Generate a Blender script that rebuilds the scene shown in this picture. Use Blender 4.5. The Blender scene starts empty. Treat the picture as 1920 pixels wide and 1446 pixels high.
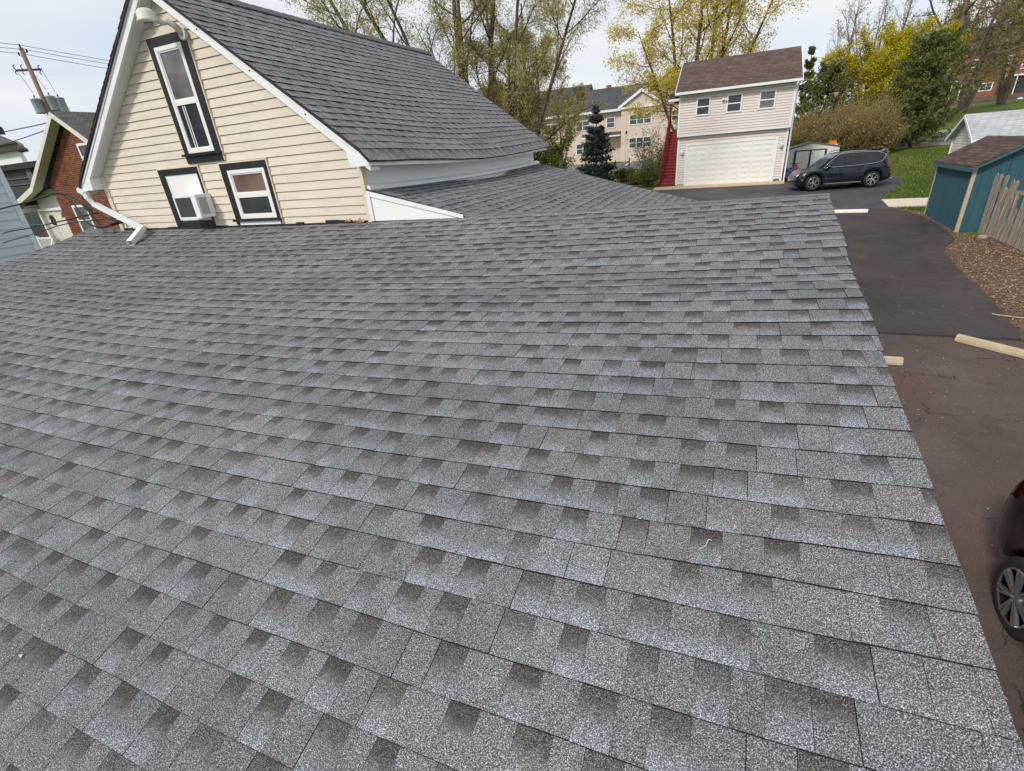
import bpy, bmesh, math, random
import numpy as np
from mathutils import Vector, Matrix

S = bpy.context.scene
COL = S.collection
R = math.radians

# ---------------------------------------------------------------- camera, sky, sun, exposure
cam_d = bpy.data.cameras.new("camera")
cam = bpy.data.objects.new("camera", cam_d)
COL.objects.link(cam)
cam_d.sensor_fit = 'HORIZONTAL'
cam_d.sensor_width = 36.0
cam_d.lens = 36.0 * 895.5 / 1920.0
cam_d.clip_start = 0.05
cam_d.clip_end = 3000
_r = Vector((0.92123703, 0.38073044, -0.07979141))
_u = Vector((-0.10095268, 0.43208424, 0.89616503))
_f = Vector((-0.37567392, 0.81752526, -0.43648776))
cam.matrix_world = Matrix(((_r.x, _u.x, -_f.x, 0.0), (_r.y, _u.y, -_f.y, 0.0), (_r.z, _u.z, -_f.z, 4.5), (0, 0, 0, 1)))
S.camera = cam
S.render.resolution_x, S.render.resolution_y = 1024, 771

SUN_DIR = Vector((-0.42, -1.0, 0.95)).normalized()      # towards the sun
elev = math.asin(SUN_DIR.z)
w = bpy.data.worlds.new("World")
S.world = w
w.use_nodes = True
nt = w.node_tree
for n in list(nt.nodes):
    nt.nodes.remove(n)
out = nt.nodes.new('ShaderNodeOutputWorld')
bg = nt.nodes.new('ShaderNodeBackground')
bg.inputs['Strength'].default_value = 0.1
sky = nt.nodes.new('ShaderNodeTexSky')
sky.sky_type = 'NISHITA'
sky.sun_disc = False
sky.sun_elevation = elev
sky.sun_rotation = math.atan2(SUN_DIR.x, SUN_DIR.y)
tc = nt.nodes.new('ShaderNodeTexCoord')
mp = nt.nodes.new('ShaderNodeMapping')
mp.inputs['Scale'].default_value = (1.0, 1.0, 4.5)
nt.links.new(tc.outputs['Generated'], mp.inputs['Vector'])
cn = nt.nodes.new('ShaderNodeTexNoise')
cn.inputs['Scale'].default_value = 2.3
cn.inputs['Detail'].default_value = 5
cn.inputs['Roughness'].default_value = 0.5
cn.inputs['Distortion'].default_value = 0.3
nt.links.new(mp.outputs['Vector'], cn.inputs['Vector'])
cr = nt.nodes.new('ShaderNodeValToRGB')
cr.color_ramp.elements[0].position = 0.32
cr.color_ramp.elements[0].color = (5.3, 5.9, 6.9, 1)
cr.color_ramp.elements[1].position = 0.66
cr.color_ramp.elements[1].color = (7.1, 7.0, 6.9, 1)
nt.links.new(cn.outputs['Fac'], cr.inputs['Fac'])
mx = nt.nodes.new('ShaderNodeMix')
mx.data_type = 'RGBA'
mx.inputs[0].default_value = 0.9
nt.links.new(sky.outputs[0], mx.inputs[6])
nt.links.new(cr.outputs[0], mx.inputs[7])
nt.links.new(mx.outputs[2], bg.inputs['Color'])
nt.links.new(bg.outputs[0], out.inputs[0])

sun_d = bpy.data.lights.new("sun", 'SUN')
sun_d.energy = 2.0
sun_d.angle = R(10)
sun_d.color = (1.0, 0.95, 0.87)
sun = bpy.data.objects.new("sun", sun_d)
COL.objects.link(sun)
sun.rotation_euler = SUN_DIR.to_track_quat('Z', 'Y').to_euler()
sun.location = (0, 0, 40)

S.view_settings.view_transform = 'Standard'
S.view_settings.look = 'None'
S.view_settings.exposure = 0.42
S.view_settings.gamma = 1.0
S.cycles.max_bounces = 6
S.cycles.use_denoising = True
S.cycles.use_adaptive_sampling = False
S.cycles.denoiser = 'OPENIMAGEDENOISE'
S.cycles.denoising_input_passes = 'RGB_ALBEDO_NORMAL'
S.cycles.denoising_prefilter = 'NONE'

# ---------------------------------------------------------------- helpers
def tag(o, label=None, cat=None, group=None, kind=None):
    if label: o['label'] = label
    if cat: o['category'] = cat
    if group: o['group'] = group
    if kind: o['kind'] = kind
    return o

def thing(name, label, cat, loc=(0, 0, 0), rz=0.0, group=None):
    o = bpy.data.objects.new(name, None)
    o.empty_display_size = 0.3
    COL.objects.link(o)
    o.location = loc
    o.rotation_euler = (0, 0, rz)
    return tag(o, label, cat, group)

class MB:
    def __init__(self):
        self.v = []; self.f = []; self.m = []; self.sm = []
    def add(self, verts, faces, mi=0, smooth=False):
        b = len(self.v)
        self.v.extend([tuple(p) for p in verts])
        for q in faces:
            self.f.append(tuple(b + i for i in q)); self.m.append(mi); self.sm.append(smooth)
        return self
    def box(self, x0, x1, y0, y1, z0, z1, mi=0):
        return self.add([(x0, y0, z0), (x1, y0, z0), (x1, y1, z0), (x0, y1, z0), (x0, y0, z1), (x1, y0, z1), (x1, y1, z1), (x0, y1, z1)],
                        [(0, 3, 2, 1), (4, 5, 6, 7), (0, 1, 5, 4), (1, 2, 6, 5), (2, 3, 7, 6), (3, 0, 4, 7)], mi)
    def quad(self, a, b, c, d, mi=0):
        return self.add([a, b, c, d], [(0, 1, 2, 3)], mi)
    def prism(self, poly, vec, mi=0):
        n = len(poly); vec = Vector(vec)
        a = [Vector(p) for p in poly]; b = [p + vec for p in a]
        fs = [tuple(reversed(range(n))), tuple(range(n, 2 * n))] + [(i, (i + 1) % n, n + (i + 1) % n, n + i) for i in range(n)]
        return self.add(a + b, fs, mi)
    def bar(self, a, b, wx, wz, mi=0, up=(0, 0, 1)):
        a = Vector(a); b = Vector(b); d = (b - a).normalized(); up = Vector(up)
        s = d.cross(up)
        if s.length < 1e-4: s = d.cross(Vector((1, 0, 0)))
        s.normalize(); t = s.cross(d).normalized()
        vs = [p + s * i * wx / 2 + t * j * wz / 2 for p in (a, b) for i, j in ((-1, -1), (1, -1), (1, 1), (-1, 1))]
        return self.add(vs, [(3, 2, 1, 0), (4, 5, 6, 7), (0, 1, 5, 4), (1, 2, 6, 5), (2, 3, 7, 6), (3, 0, 4, 7)], mi)
    def tube(self, pts, r, sides=8, mi=0, cap=True, smooth=True):
        pts = [Vector(p) for p in pts]; n = len(pts)
        rs = r if isinstance(r, (list, tuple)) else [r] * n
        vs = []; ref = Vector((0.13, 0.31, 0.94))
        for i, p in enumerate(pts):
            d = (pts[min(i + 1, n - 1)] - pts[max(i - 1, 0)]).normalized()
            s = d.cross(ref)
            if s.length < 0.05: s = d.cross(Vector((1, 0, 0)))
            s.normalize(); t = d.cross(s)
            for k in range(sides):
                a = 2 * math.pi * k / sides
                vs.append(p + (s * math.cos(a) + t * math.sin(a)) * rs[i])
        fs = []
        for i in range(n - 1):
            for k in range(sides):
                k2 = (k + 1) % sides
                fs.append((i * sides + k, i * sides + k2, (i + 1) * sides + k2, (i + 1) * sides + k))
        self.add(vs, fs, mi, smooth)
        if cap:
            b = len(self.v) - len(vs)
            self.f.append(tuple(b + k for k in reversed(range(sides)))); self.m.append(mi); self.sm.append(False)
            self.f.append(tuple(b + (n - 1) * sides + k for k in range(sides))); self.m.append(mi); self.sm.append(False)
        return self
    def lathe(self, prof, center, axis='Z', sides=20, mi=0, smooth=True, cap=True):
        vs = []; c = Vector(center); n = len(prof)
        for r_, h in prof:
            for k in range(sides):
                a = 2 * math.pi * k / sides; x, y = r_ * math.cos(a), r_ * math.sin(a)
                p = (x, y, h) if axis == 'Z' else ((x, h, y) if axis == 'Y' else (h, x, y))
                vs.append(c + Vector(p))
        fs = [(i * sides + k, i * sides + (k + 1) % sides, (i + 1) * sides + (k + 1) % sides, (i + 1) * sides + k) for i in range(n - 1) for k in range(sides)]
        self.add(vs, fs, mi, smooth)
        if not cap: return self
        b = len(self.v) - len(vs)
        self.f.append(tuple(b + k for k in range(sides))); self.m.append(mi); self.sm.append(False)
        self.f.append(tuple(b + (n - 1) * sides + k for k in range(sides))); self.m.append(mi); self.sm.append(False)
        return self
    def build(self, name, mats, parent=None, recalc=True, bevel=0.0):
        me = bpy.data.meshes.new(name)
        me.from_pydata(self.v, [], self.f)
        if not isinstance(mats, (list, tuple)): mats = [mats]
        for m in mats: me.materials.append(m)
        me.polygons.foreach_set('material_index', self.m)
        me.polygons.foreach_set('use_smooth', self.sm)
        if recalc:
            bm = bmesh.new(); bm.from_mesh(me)
            bmesh.ops.recalc_face_normals(bm, faces=bm.faces)
            bm.to_mesh(me); bm.free()
        me.update()
        o = bpy.data.objects.new(name, me)
        COL.objects.link(o)
        if parent is not None: o.parent = parent
        if bevel:
            b = o.modifiers.new('bevel', 'BEVEL'); b.width = bevel; b.segments = 2; b.limit_method = 'ANGLE'
        return o

def np_obj(name, V, F, mats, parent=None, mi=None, smooth=False):
    V = np.asarray(V, np.float32); F = np.asarray(F, np.int32)
    me = bpy.data.meshes.new(name)
    k = F.shape[1]
    me.vertices.add(len(V)); me.vertices.foreach_set('co', V.ravel())
    me.loops.add(F.size); me.loops.foreach_set('vertex_index', F.ravel())
    me.polygons.add(len(F))
    me.polygons.foreach_set('loop_start', np.arange(0, F.size, k, dtype=np.int32))
    if not isinstance(mats, (list, tuple)): mats = [mats]
    for m in mats: me.materials.append(m)
    if mi is not None: me.polygons.foreach_set('material_index', np.asarray(mi, np.int32))
    me.polygons.foreach_set('use_smooth', np.full(len(F), smooth))
    me.update(calc_edges=True)
    o = bpy.data.objects.new(name, me)
    COL.objects.link(o)
    if parent is not None: o.parent = parent
    return o

# ---------------------------------------------------------------- materials
class NG:
    def __init__(self, name):
        self.m = bpy.data.materials.new(name); self.m.use_nodes = True
        self.t = self.m.node_tree
        self.b = self.t.nodes['Principled BSDF']
        self._tc = None
    def n(self, typ, **kw):
        nd = self.t.nodes.new(typ)
        for k, v in kw.items():
            if k in nd.inputs.keys(): nd.inputs[k].default_value = v
            else: setattr(nd, k, v)
        return nd
    def l(self, a, b): self.t.links.new(a, b)
    def obj(self, scale=(1, 1, 1)):
        if self._tc is None: self._tc = self.n('ShaderNodeTexCoord')
        if tuple(scale) == (1, 1, 1): return self._tc.outputs['Object']
        m = self.n('ShaderNodeMapping'); m.inputs['Scale'].default_value = scale
        self.l(self._tc.outputs['Object'], m.inputs['Vector'])
        return m.outputs['Vector']
    def noise(self, scale, detail=3, rough=0.55, vec=None, dist=0.0):
        nd = self.n('ShaderNodeTexNoise')
        nd.inputs['Scale'].default_value = scale; nd.inputs['Detail'].default_value = detail
        nd.inputs['Roughness'].default_value = rough; nd.inputs['Distortion'].default_value = dist
        self.l(vec if vec is not None else self.obj(), nd.inputs['Vector'])
        return nd.outputs['Fac']
    def ramp(self, fac, stops):
        r = self.n('ShaderNodeValToRGB'); e = r.color_ramp.elements
        while len(e) < len(stops): e.new(0.5)
        for i, (p, c) in enumerate(stops):
            e[i].position = p
            e[i].color = (c, c, c, 1) if isinstance(c, (int, float)) else (*c, 1)
        self.l(fac, r.inputs['Fac'])
        return r.outputs['Color']
    def mix(self, fac, a, b, mode='MIX'):
        m = self.n('ShaderNodeMix'); m.data_type = 'RGBA'; m.blend_type = mode
        for s, v in ((0, fac), (6, a), (7, b)):
            if isinstance(v, (int, float)): m.inputs[s].default_value = v if s == 0 else (v, v, v, 1)
            elif isinstance(v, (tuple, list)): m.inputs[s].default_value = (*v, 1)
            else: self.l(v, m.inputs[s])
        return m.outputs[2]
    def math(self, op, a, b=0.0, clamp=False):
        m = self.n('ShaderNodeMath'); m.operation = op; m.use_clamp = clamp
        for i, v in enumerate((a, b)):
            if isinstance(v, (int, float)): m.inputs[i].default_value = v
            else: self.l(v, m.inputs[i])
        return m.outputs[0]
    def attr(self, name, out='Fac'):
        a = self.n('ShaderNodeAttribute'); a.attribute_name = name
        return a.outputs[out]
    def bump(self, h, dist=0.01, strength=0.5):
        b = self.n('ShaderNodeBump'); b.inputs['Distance'].default_value = dist; b.inputs['Strength'].default_value = strength
        self.l(h, b.inputs['Height']); self.l(b.outputs['Normal'], self.b.inputs['Normal'])
    def col(self, c):
        if isinstance(c, (tuple, list)): self.b.inputs['Base Color'].default_value = (*c, 1)
        else: self.l(c, self.b.inputs['Base Color'])
    def set(self, **kw):
        for k, v in kw.items(): self.b.inputs[k.replace('_', ' ')].default_value = v
        return self

def M(name, color, rough=0.6, var=0.12, scale=6.0, stretch=(1, 1, 1), bump=0.0, metallic=0.0, dirt=None, spec=0.35, fine=0.0):
    g = NG(name)
    c = tuple(color)
    nz = g.noise(scale, 5, 0.6, g.obj(stretch))
    lo = tuple(max(0, x * (1 - var)) for x in c); hi = tuple(min(1, x * (1 + var)) for x in c)
    colr = g.ramp(nz, [(0.3, lo), (0.7, hi)])
    if dirt:
        n2 = g.noise(dirt[1], 4, 0.7)
        colr = g.mix(g.ramp(n2, [(dirt[3], 0.0), (dirt[3] + 0.18, dirt[2])]), colr, dirt[0])
    if fine:
        n3 = g.noise(scale * 18, 2, 0.5)
        colr = g.mix(fine, colr, g.ramp(n3, [(0.35, tuple(x * 0.4 for x in c)), (0.65, tuple(min(1, x * 1.5) for x in c))]))
    g.col(colr)
    g.set(Roughness=rough, Metallic=metallic, Specular_IOR_Level=spec)
    if bump: g.bump(g.noise(scale * 6, 3), 0.01, bump)
    return g.m

def shingle_mat(name, base, brown, light, dark, gran=330.0, contrast=1.0):
    g = NG(name)
    uv = g.n('ShaderNodeUVMap'); uv.uv_map = 'UVMap'
    sx = g.n('ShaderNodeSeparateXYZ'); g.l(uv.outputs[0], sx.inputs[0]); v = sx.outputs['Y']
    tone = g.attr('tone'); kind = g.attr('kind'); hue = g.attr('hue'); lt = g.attr('lite')
    edge = g.math('ADD', v, g.math('MULTIPLY', g.math('SUBTRACT', g.noise(38, 3), 0.5), 0.45))
    n1 = g.noise(gran, 2, 0.6)
    edge = g.math('ADD', edge, g.math('MULTIPLY', g.math('SUBTRACT', n1, 0.5), 0.9))
    c = g.mix(hue, base, brown)
    c = g.mix(1.0, c, g.ramp(tone, [(0.0, 0.84), (1.0, 1.16)]), 'MULTIPLY')
    dk = g.math('MULTIPLY', kind, g.ramp(edge, [(0.50, 0.0), (0.72, 1.0)]))
    c = g.mix(dk, c, dark)
    lg = g.math('MULTIPLY', lt, g.ramp(edge, [(0.14, 1.0), (0.46, 0.0)]))
    c = g.mix(lg, c, light)
    gr = g.ramp(n1, [(0.30, 0.10), (0.44, 0.52), (0.54, 1.05), (0.66, 3.7)])
    c = g.mix(0.95 * contrast, c, g.mix(1.0, c, gr, 'MULTIPLY'))
    n2 = g.noise(1.1, 3, 0.6)
    c = g.mix(1.0, c, g.ramp(n2, [(0.3, 0.88), (0.7, 1.10)]), 'MULTIPLY')
    n4 = g.noise(2.6, 4, 0.65, g.obj((1.6, 0.35, 0.35)))
    c = g.mix(g.ramp(n4, [(0.55, 0.0), (0.75, 0.22)]), c, dark)
    n5 = g.noise(5.5, 4, 0.7)
    c = g.mix(g.ramp(n5, [(0.66, 0.0), (0.80, 0.30)]), c, light)
    g.col(c)
    g.set(Roughness=0.92, Specular_IOR_Level=0.3)
    g.bump(n1, 0.004, 0.6)
    return g.m

MAT = {}
MAT['shingle'] = shingle_mat('grey_shingle', (0.152, 0.157, 0.168), (0.150, 0.140, 0.137), (0.224, 0.242, 0.270), (0.057, 0.052, 0.049))
MAT['shingle_b'] = shingle_mat('grey_shingle_worn', (0.190, 0.195, 0.203), (0.195, 0.182, 0.178), (0.245, 0.253, 0.266), (0.105, 0.104, 0.106), gran=260, contrast=0.85)
MAT['shingle_top'] = M('top_shingle', (0.15, 0.15, 0.155), 0.95, 0.12, 14, fine=0.6)
MAT['asphalt_edge'] = M('shingle_cut_edge', (0.018, 0.017, 0.017), 0.9)
MAT['white'] = M('white_painted_metal', (0.78, 0.80, 0.82), 0.45, 0.04, 3, dirt=((0.42, 0.42, 0.40), 5.0, 0.35, 0.56))
MAT['white_wall'] = M('white_coil_stock', (0.82, 0.83, 0.84), 0.4, 0.03, 2, dirt=((0.5, 0.5, 0.48), 3.0, 0.25, 0.6))
MAT['soffit'] = M('soffit_white', (0.66, 0.68, 0.68), 0.55, 0.05, 3)
MAT['black_trim'] = M('black_painted_wood', (0.018, 0.020, 0.024), 0.4, 0.3, 8, dirt=((0.10, 0.09, 0.08), 14, 0.5, 0.6))
MAT['vinyl_frame'] = M('window_vinyl_white', (0.80, 0.79, 0.77), 0.4, 0.03, 4)
MAT['black_metal'] = M('black_metal', (0.02, 0.02, 0.022), 0.45, 0.2, 8)
MAT['concrete'] = M('concrete', (0.46, 0.42, 0.35), 0.85, 0.15, 5, bump=0.3, fine=0.2)

def siding_mat(name, c, dirt=0.25, streak=0.5):
    g = NG(name)
    n1 = g.noise(1.0, 4, 0.6, g.obj((0.5, 0.5, 3.0)))
    col = g.ramp(n1, [(0.3, tuple(x * 0.93 for x in c)), (0.7, tuple(min(1, x * 1.05) for x in c))])
    n2 = g.noise(3.0, 5, 0.7, g.obj((1.2, 1.2, 6.0)))
    col = g.mix(g.ramp(n2, [(0.50, 0.0), (0.75, dirt)]), col, tuple(x * f for x, f in zip(c, (0.60, 0.58, 0.55))))
    g.col(col); g.set(Roughness=0.5, Specular_IOR_Level=0.35)
    g.bump(g.noise(30, 2, 0.5, g.obj((0.4, 0.4, 6))), 0.004, 0.25)
    return g.m
MAT['cream'] = siding_mat('cream_vinyl_siding', (0.68, 0.615, 0.515), 0.4)
MAT['pink'] = siding_mat('pinkish_vinyl_siding', (0.70, 0.635, 0.60), 0.1)
MAT['paleblue'] = siding_mat('pale_blue_siding', (0.56, 0.62, 0.69), 0.15)
MAT['offwhite'] = siding_mat('offwhite_siding', (0.70, 0.67, 0.63), 0.15)
MAT['stucco'] = M('cream_stucco', (0.62, 0.52, 0.44), 0.8, 0.07, 2)
MAT['creamtrim'] = M('cream_channel', (0.70, 0.61, 0.47), 0.5, 0.05, 4)

def glass_mat(name, c, rough=0.06):
    g = NG(name)
    n = g.noise(2.5, 3, 0.5)
    g.col(g.ramp(n, [(0.3, tuple(x * 0.55 for x in c)), (0.7, tuple(min(1, x * 1.35) for x in c))]))
    g.set(Roughness=rough, Specular_IOR_Level=0.6)
    return g.m
MAT['glass'] = glass_mat('dark_window_glass', (0.035, 0.040, 0.045))
MAT['glass_grey'] = glass_mat('grey_window_glass', (0.14, 0.13, 0.14))
MAT['glass_blue'] = glass_mat('blue_window_glass', (0.06, 0.085, 0.10))
MAT['glass_brown'] = glass_mat('brown_blind_glass', (0.17, 0.105, 0.085), 0.15)
MAT['glass_car'] = glass_mat('car_glass', (0.012, 0.014, 0.017), 0.03)
MAT['curtain'] = M('curtain_cloth', (0.55, 0.55, 0.55), 0.9)

def brick_mat(name, c1, c2, mortar, sc=1.0):
    g = NG(name)
    tcs = g.n('ShaderNodeTexCoord')
    sp = g.n('ShaderNodeSeparateXYZ'); g.l(tcs.outputs['Object'], sp.inputs[0])
    cb = g.n('ShaderNodeCombineXYZ')
    g.l(g.math('ADD', sp.outputs['X'], sp.outputs['Y']), cb.inputs['X']); g.l(sp.outputs['Z'], cb.inputs['Y'])
    b = g.n('ShaderNodeTexBrick'); g.l(cb.outputs[0], b.inputs['Vector'])
    b.inputs['Scale'].default_value = 1.0
    b.inputs['Brick Width'].default_value = 0.22 * sc; b.inputs['Row Height'].default_value = 0.075 * sc
    b.inputs['Mortar Size'].default_value = 0.008 * sc; b.inputs['Bias'].default_value = -0.1
    b.inputs['Color1'].default_value = (*c1, 1); b.inputs['Color2'].default_value = (*c2, 1); b.inputs['Mortar'].default_value = (*mortar, 1)
    n = g.noise(1.5, 4)
    g.col(g.mix(1.0, b.outputs['Color'], g.ramp(n, [(0.3, 0.8), (0.7, 1.15)]), 'MULTIPLY'))
    g.set(Roughness=0.85, Specular_IOR_Level=0.2)
    g.bump(b.outputs['Fac'], 0.006, -0.5)
    return g.m
MAT['brick'] = brick_mat('orange_red_brick', (0.27, 0.105, 0.058), (0.16, 0.055, 0.036), (0.035, 0.02, 0.015), 1.12)
MAT['brick2'] = brick_mat('red_brick', (0.30, 0.105, 0.065), (0.24, 0.08, 0.05), (0.22, 0.14, 0.11), 1.5)

def asphalt_mat(name, c, crack=0.0, rust=0.0, scuff=0.1, gravel=0.0):
    g = NG(name)
    n1 = g.noise(0.55, 5, 0.65)
    col = g.ramp(n1, [(0.3, tuple(x * 0.70 for x in c)), (0.7, tuple(x * 1.28 for x in c))])
    n8 = g.noise(1.7, 5, 0.75, g.obj((1.4, 0.5, 1)))
    col = g.mix(g.ramp(n8, [(0.56, 0.0), (0.70, 0.45)]), col, tuple(x * 0.45 for x in c))
    if rust:
        n5 = g.noise(0.5, 4, 0.6, g.obj((1.3, 0.6, 1)))
        col = g.mix(g.ramp(n5, [(0.42, 0.0), (0.66, rust)]), col, (0.100, 0.055, 0.044))
    n2 = g.noise(150, 2, 0.6)
    col = g.mix(1.0, col, g.ramp(n2, [(0.3, 0.6), (0.5, 1.0), (0.72, 1.7)]), 'MULTIPLY')
    if scuff:
        n3 = g.noise(3.2, 5, 0.7, g.obj((0.5, 1.6, 1)))
        col = g.mix(g.ramp(n3, [(0.60, 0.0), (0.78, scuff)]), col, (0.22, 0.20, 0.19))
    if gravel:
        n6 = g.noise(26, 3, 0.6); n7 = g.noise(0.7, 3, 0.5)
        col = g.mix(g.math('MULTIPLY', g.ramp(n6, [(0.66, 0.0), (0.72, gravel)]), g.ramp(n7, [(0.45, 0.0), (0.62, 1.0)])), col, (0.27, 0.20, 0.15))
    if crack:
        vor = g.n('ShaderNodeTexVoronoi'); vor.feature = 'DISTANCE_TO_EDGE'
        vor.inputs['Scale'].default_value = 0.62
        ad = g.n('ShaderNodeVectorMath'); ad.operation = 'ADD'
        nn = g.n('ShaderNodeTexNoise'); nn.inputs['Scale'].default_value = 2.2; nn.inputs['Detail'].default_value = 4
        g.l(g.obj(), nn.inputs['Vector'])
        sc = g.n('ShaderNodeVectorMath'); sc.operation = 'SCALE'; sc.inputs['Scale'].default_value = 0.55
        g.l(nn.outputs['Color'], sc.inputs[0]); g.l(g.obj(), ad.inputs[0]); g.l(sc.outputs[0], ad.inputs[1])
        g.l(ad.outputs[0], vor.inputs['Vector'])
        wid = g.ramp(g.noise(1.3, 3), [(0.42, 0.0008), (0.7, 0.007)])
        ck = g.math('LESS_THAN', vor.outputs['Distance'], wid)
        col = g.mix(g.math('MULTIPLY', ck, crack), col, (0.012, 0.011, 0.011))
    g.col(col); g.set(Roughness=0.9, Specular_IOR_Level=0.25)
    g.bump(n2, 0.006, 0.5)
    return g.m
MAT['asphalt_old'] = asphalt_mat('old_brown_asphalt', (0.084, 0.066, 0.061), 0.6, 0.8, 0.14, 0.9)
MAT['asphalt_new'] = asphalt_mat('fresh_black_asphalt', (0.050, 0.043, 0.042), 0, 0.18, 0.40)
MAT['asphalt_far'] = asphalt_mat('grey_asphalt', (0.068, 0.066, 0.070), 0, 0, 0.2)
MAT['road'] = asphalt_mat('pale_grey_asphalt', (0.17, 0.16, 0.165), 0, 0, 0.15)

def lawn_mat():
    g = NG('lawn_grass')
    n1 = g.noise(0.32, 5, 0.65); n2 = g.noise(14, 4, 0.7); n3 = g.noise(1.6, 4, 0.7)
    c = g.ramp(n1, [(0.3, (0.070, 0.115, 0.018)), (0.7, (0.120, 0.155, 0.032))])
    c = g.mix(g.ramp(n3, [(0.55, 0.0), (0.72, 0.65)]), c, (0.15, 0.125, 0.055))
    c = g.mix(1.0, c, g.ramp(n2, [(0.3, 0.55), (0.7, 1.45)]), 'MULTIPLY')
    g.col(c); g.set(Roughness=0.95, Specular_IOR_Level=0.1); g.bump(n2, 0.05, 0.8)
    return g.m
MAT['lawn'] = lawn_mat()
def mulch_mat():
    g = NG('mulch_soil')
    n1 = g.noise(20, 4, 0.7, g.obj((1, 1, 1))); n2 = g.noise(1.2, 4)
    c = g.ramp(n1, [(0.3, (0.045, 0.030, 0.020)), (0.5, (0.13, 0.085, 0.055)), (0.72, (0.30, 0.20, 0.13))])
    c = g.mix(g.ramp(n2, [(0.45, 0.0), (0.65, 0.6)]), c, (0.07, 0.055, 0.045))
    g.col(c); g.set(Roughness=0.95, Specular_IOR_Level=0.1); g.bump(n1, 0.03, 0.8)
    return g.m
MAT['mulch'] = mulch_mat()

def leaf_mat(name, c1, c2, trans=0.25):
    g = NG(name)
    oi = g.n('ShaderNodeObjectInfo')
    n = g.noise(1.3, 3, 0.6); n2 = g.noise(23, 2, 0.6)
    f = g.math('ADD', g.math('MULTIPLY', n, 0.6), g.math('MULTIPLY', n2, 0.4))
    g.col(g.ramp(f, [(0.36, c1), (0.64, c2)]))
    g.set(Roughness=0.7, Specular_IOR_Level=0.2)
    tr = g.n('ShaderNodeBsdfTranslucent'); g.l(g.ramp(f, [(0.36, c1), (0.64, c2)]), tr.inputs['Color'])
    ms = g.n('ShaderNodeMixShader'); ms.inputs[0].default_value = trans
    o = g.t.nodes['Material Output']
    g.l(g.b.outputs[0], ms.inputs[1]); g.l(tr.outputs[0], ms.inputs[2]); g.l(ms.outputs[0], o.inputs['Surface'])
    return g.m
MAT['bark'] = M('grey_bark', (0.115, 0.092, 0.075), 0.9, 0.35, 4, (1, 1, 0.3), 0.5)
MAT['bark_dark'] = M('dark_bark', (0.085, 0.066, 0.053), 0.9, 0.35, 4, (1, 1, 0.3), 0.5)
MAT['twig'] = M('brown_twig', (0.20, 0.155, 0.12), 0.9, 0.3, 3)
MAT['twig_tan'] = M('tan_twig', (0.25, 0.185, 0.095), 0.9, 0.3, 3)

def roof_flat_mat(name, c, var=0.25):
    g = NG(name)
    tcs = g.n('ShaderNodeTexCoord')
    sp = g.n('ShaderNodeSeparateXYZ'); g.l(tcs.outputs['Object'], sp.inputs[0])
    cb = g.n('ShaderNodeCombineXYZ'); g.l(g.math('ADD', sp.outputs['X'], sp.outputs['Y']), cb.inputs['X']); g.l(g.math('MULTIPLY', sp.outputs['Z'], 2.2), cb.inputs['Y'])
    b = g.n('ShaderNodeTexBrick'); g.l(cb.outputs[0], b.inputs['Vector'])
    b.inputs['Scale'].default_value = 1.0; b.inputs['Brick Width'].default_value = 0.32; b.inputs['Row Height'].default_value = 0.143
    b.inputs['Mortar Size'].default_value = 0.010; b.inputs['Bias'].default_value = 0.0
    b.inputs['Color1'].default_value = (*[x * (1 - var) for x in c], 1); b.inputs['Color2'].default_value = (*[x * (1 + var) for x in c], 1); b.inputs['Mortar'].default_value = (*[x * 0.45 for x in c], 1)
    n = g.noise(1.0, 4)
    g.col(g.mix(1.0, b.outputs['Color'], g.ramp(n, [(0.3, 0.85), (0.7, 1.12)]), 'MULTIPLY'))
    g.set(Roughness=0.9, Specular_IOR_Level=0.2); g.bump(b.outputs['Fac'], 0.01, -0.5)
    return g.m
MAT['roof_brown'] = roof_flat_mat('brown_shingle_roof', (0.115, 0.078, 0.066))
MAT['roof_grey'] = roof_flat_mat('charcoal_shingle_roof', (0.075, 0.078, 0.085), 0.12)
MAT['roof_light'] = roof_flat_mat('pale_grey_shingle_roof', (0.42, 0.44, 0.46), 0.10)
MAT['roof_dkbrown'] = roof_flat_mat('dark_brown_shingle_roof', (0.090, 0.060, 0.052), 0.35)
MAT['roof_tan'] = roof_flat_mat('weathered_shingle_roof', (0.12, 0.118, 0.112), 0.2)

# ---------------------------------------------------------------- terrain
def sstep(a, b, x):
    t = np.clip((np.asarray(x, float) - a) / (b - a), 0, 1)
    return t * t * (3 - 2 * t)
def gz(x, y):
    x = np.asarray(x, float); y = np.asarray(y, float)
    b = 0.0455 * np.clip(y, -10, 36) + 0.016 * np.clip(y - 36, 0, 110)
    t = sstep(0.08, 0.22, x / np.maximum(y + 5, 1)) * (y > 30)
    b = b + t * np.interp(y, [36, 46, 69, 103, 135, 220], [0, 0.55, 1.43, 2.5, 2.8, 6])
    b = b + (1 - sstep(-22, -11.5, x)) * (1 - sstep(20, 45, y)) * np.clip(1.55 - 0.0455 * np.clip(y, -10, 36), 0, 2)
    b = b - 0.36 * np.exp(-(((x - 8.7) / 1.0) ** 2 + ((y - 18.2) / 1.5) ** 2))
    return b
def G(x, y): return float(gz(x, y))

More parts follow.
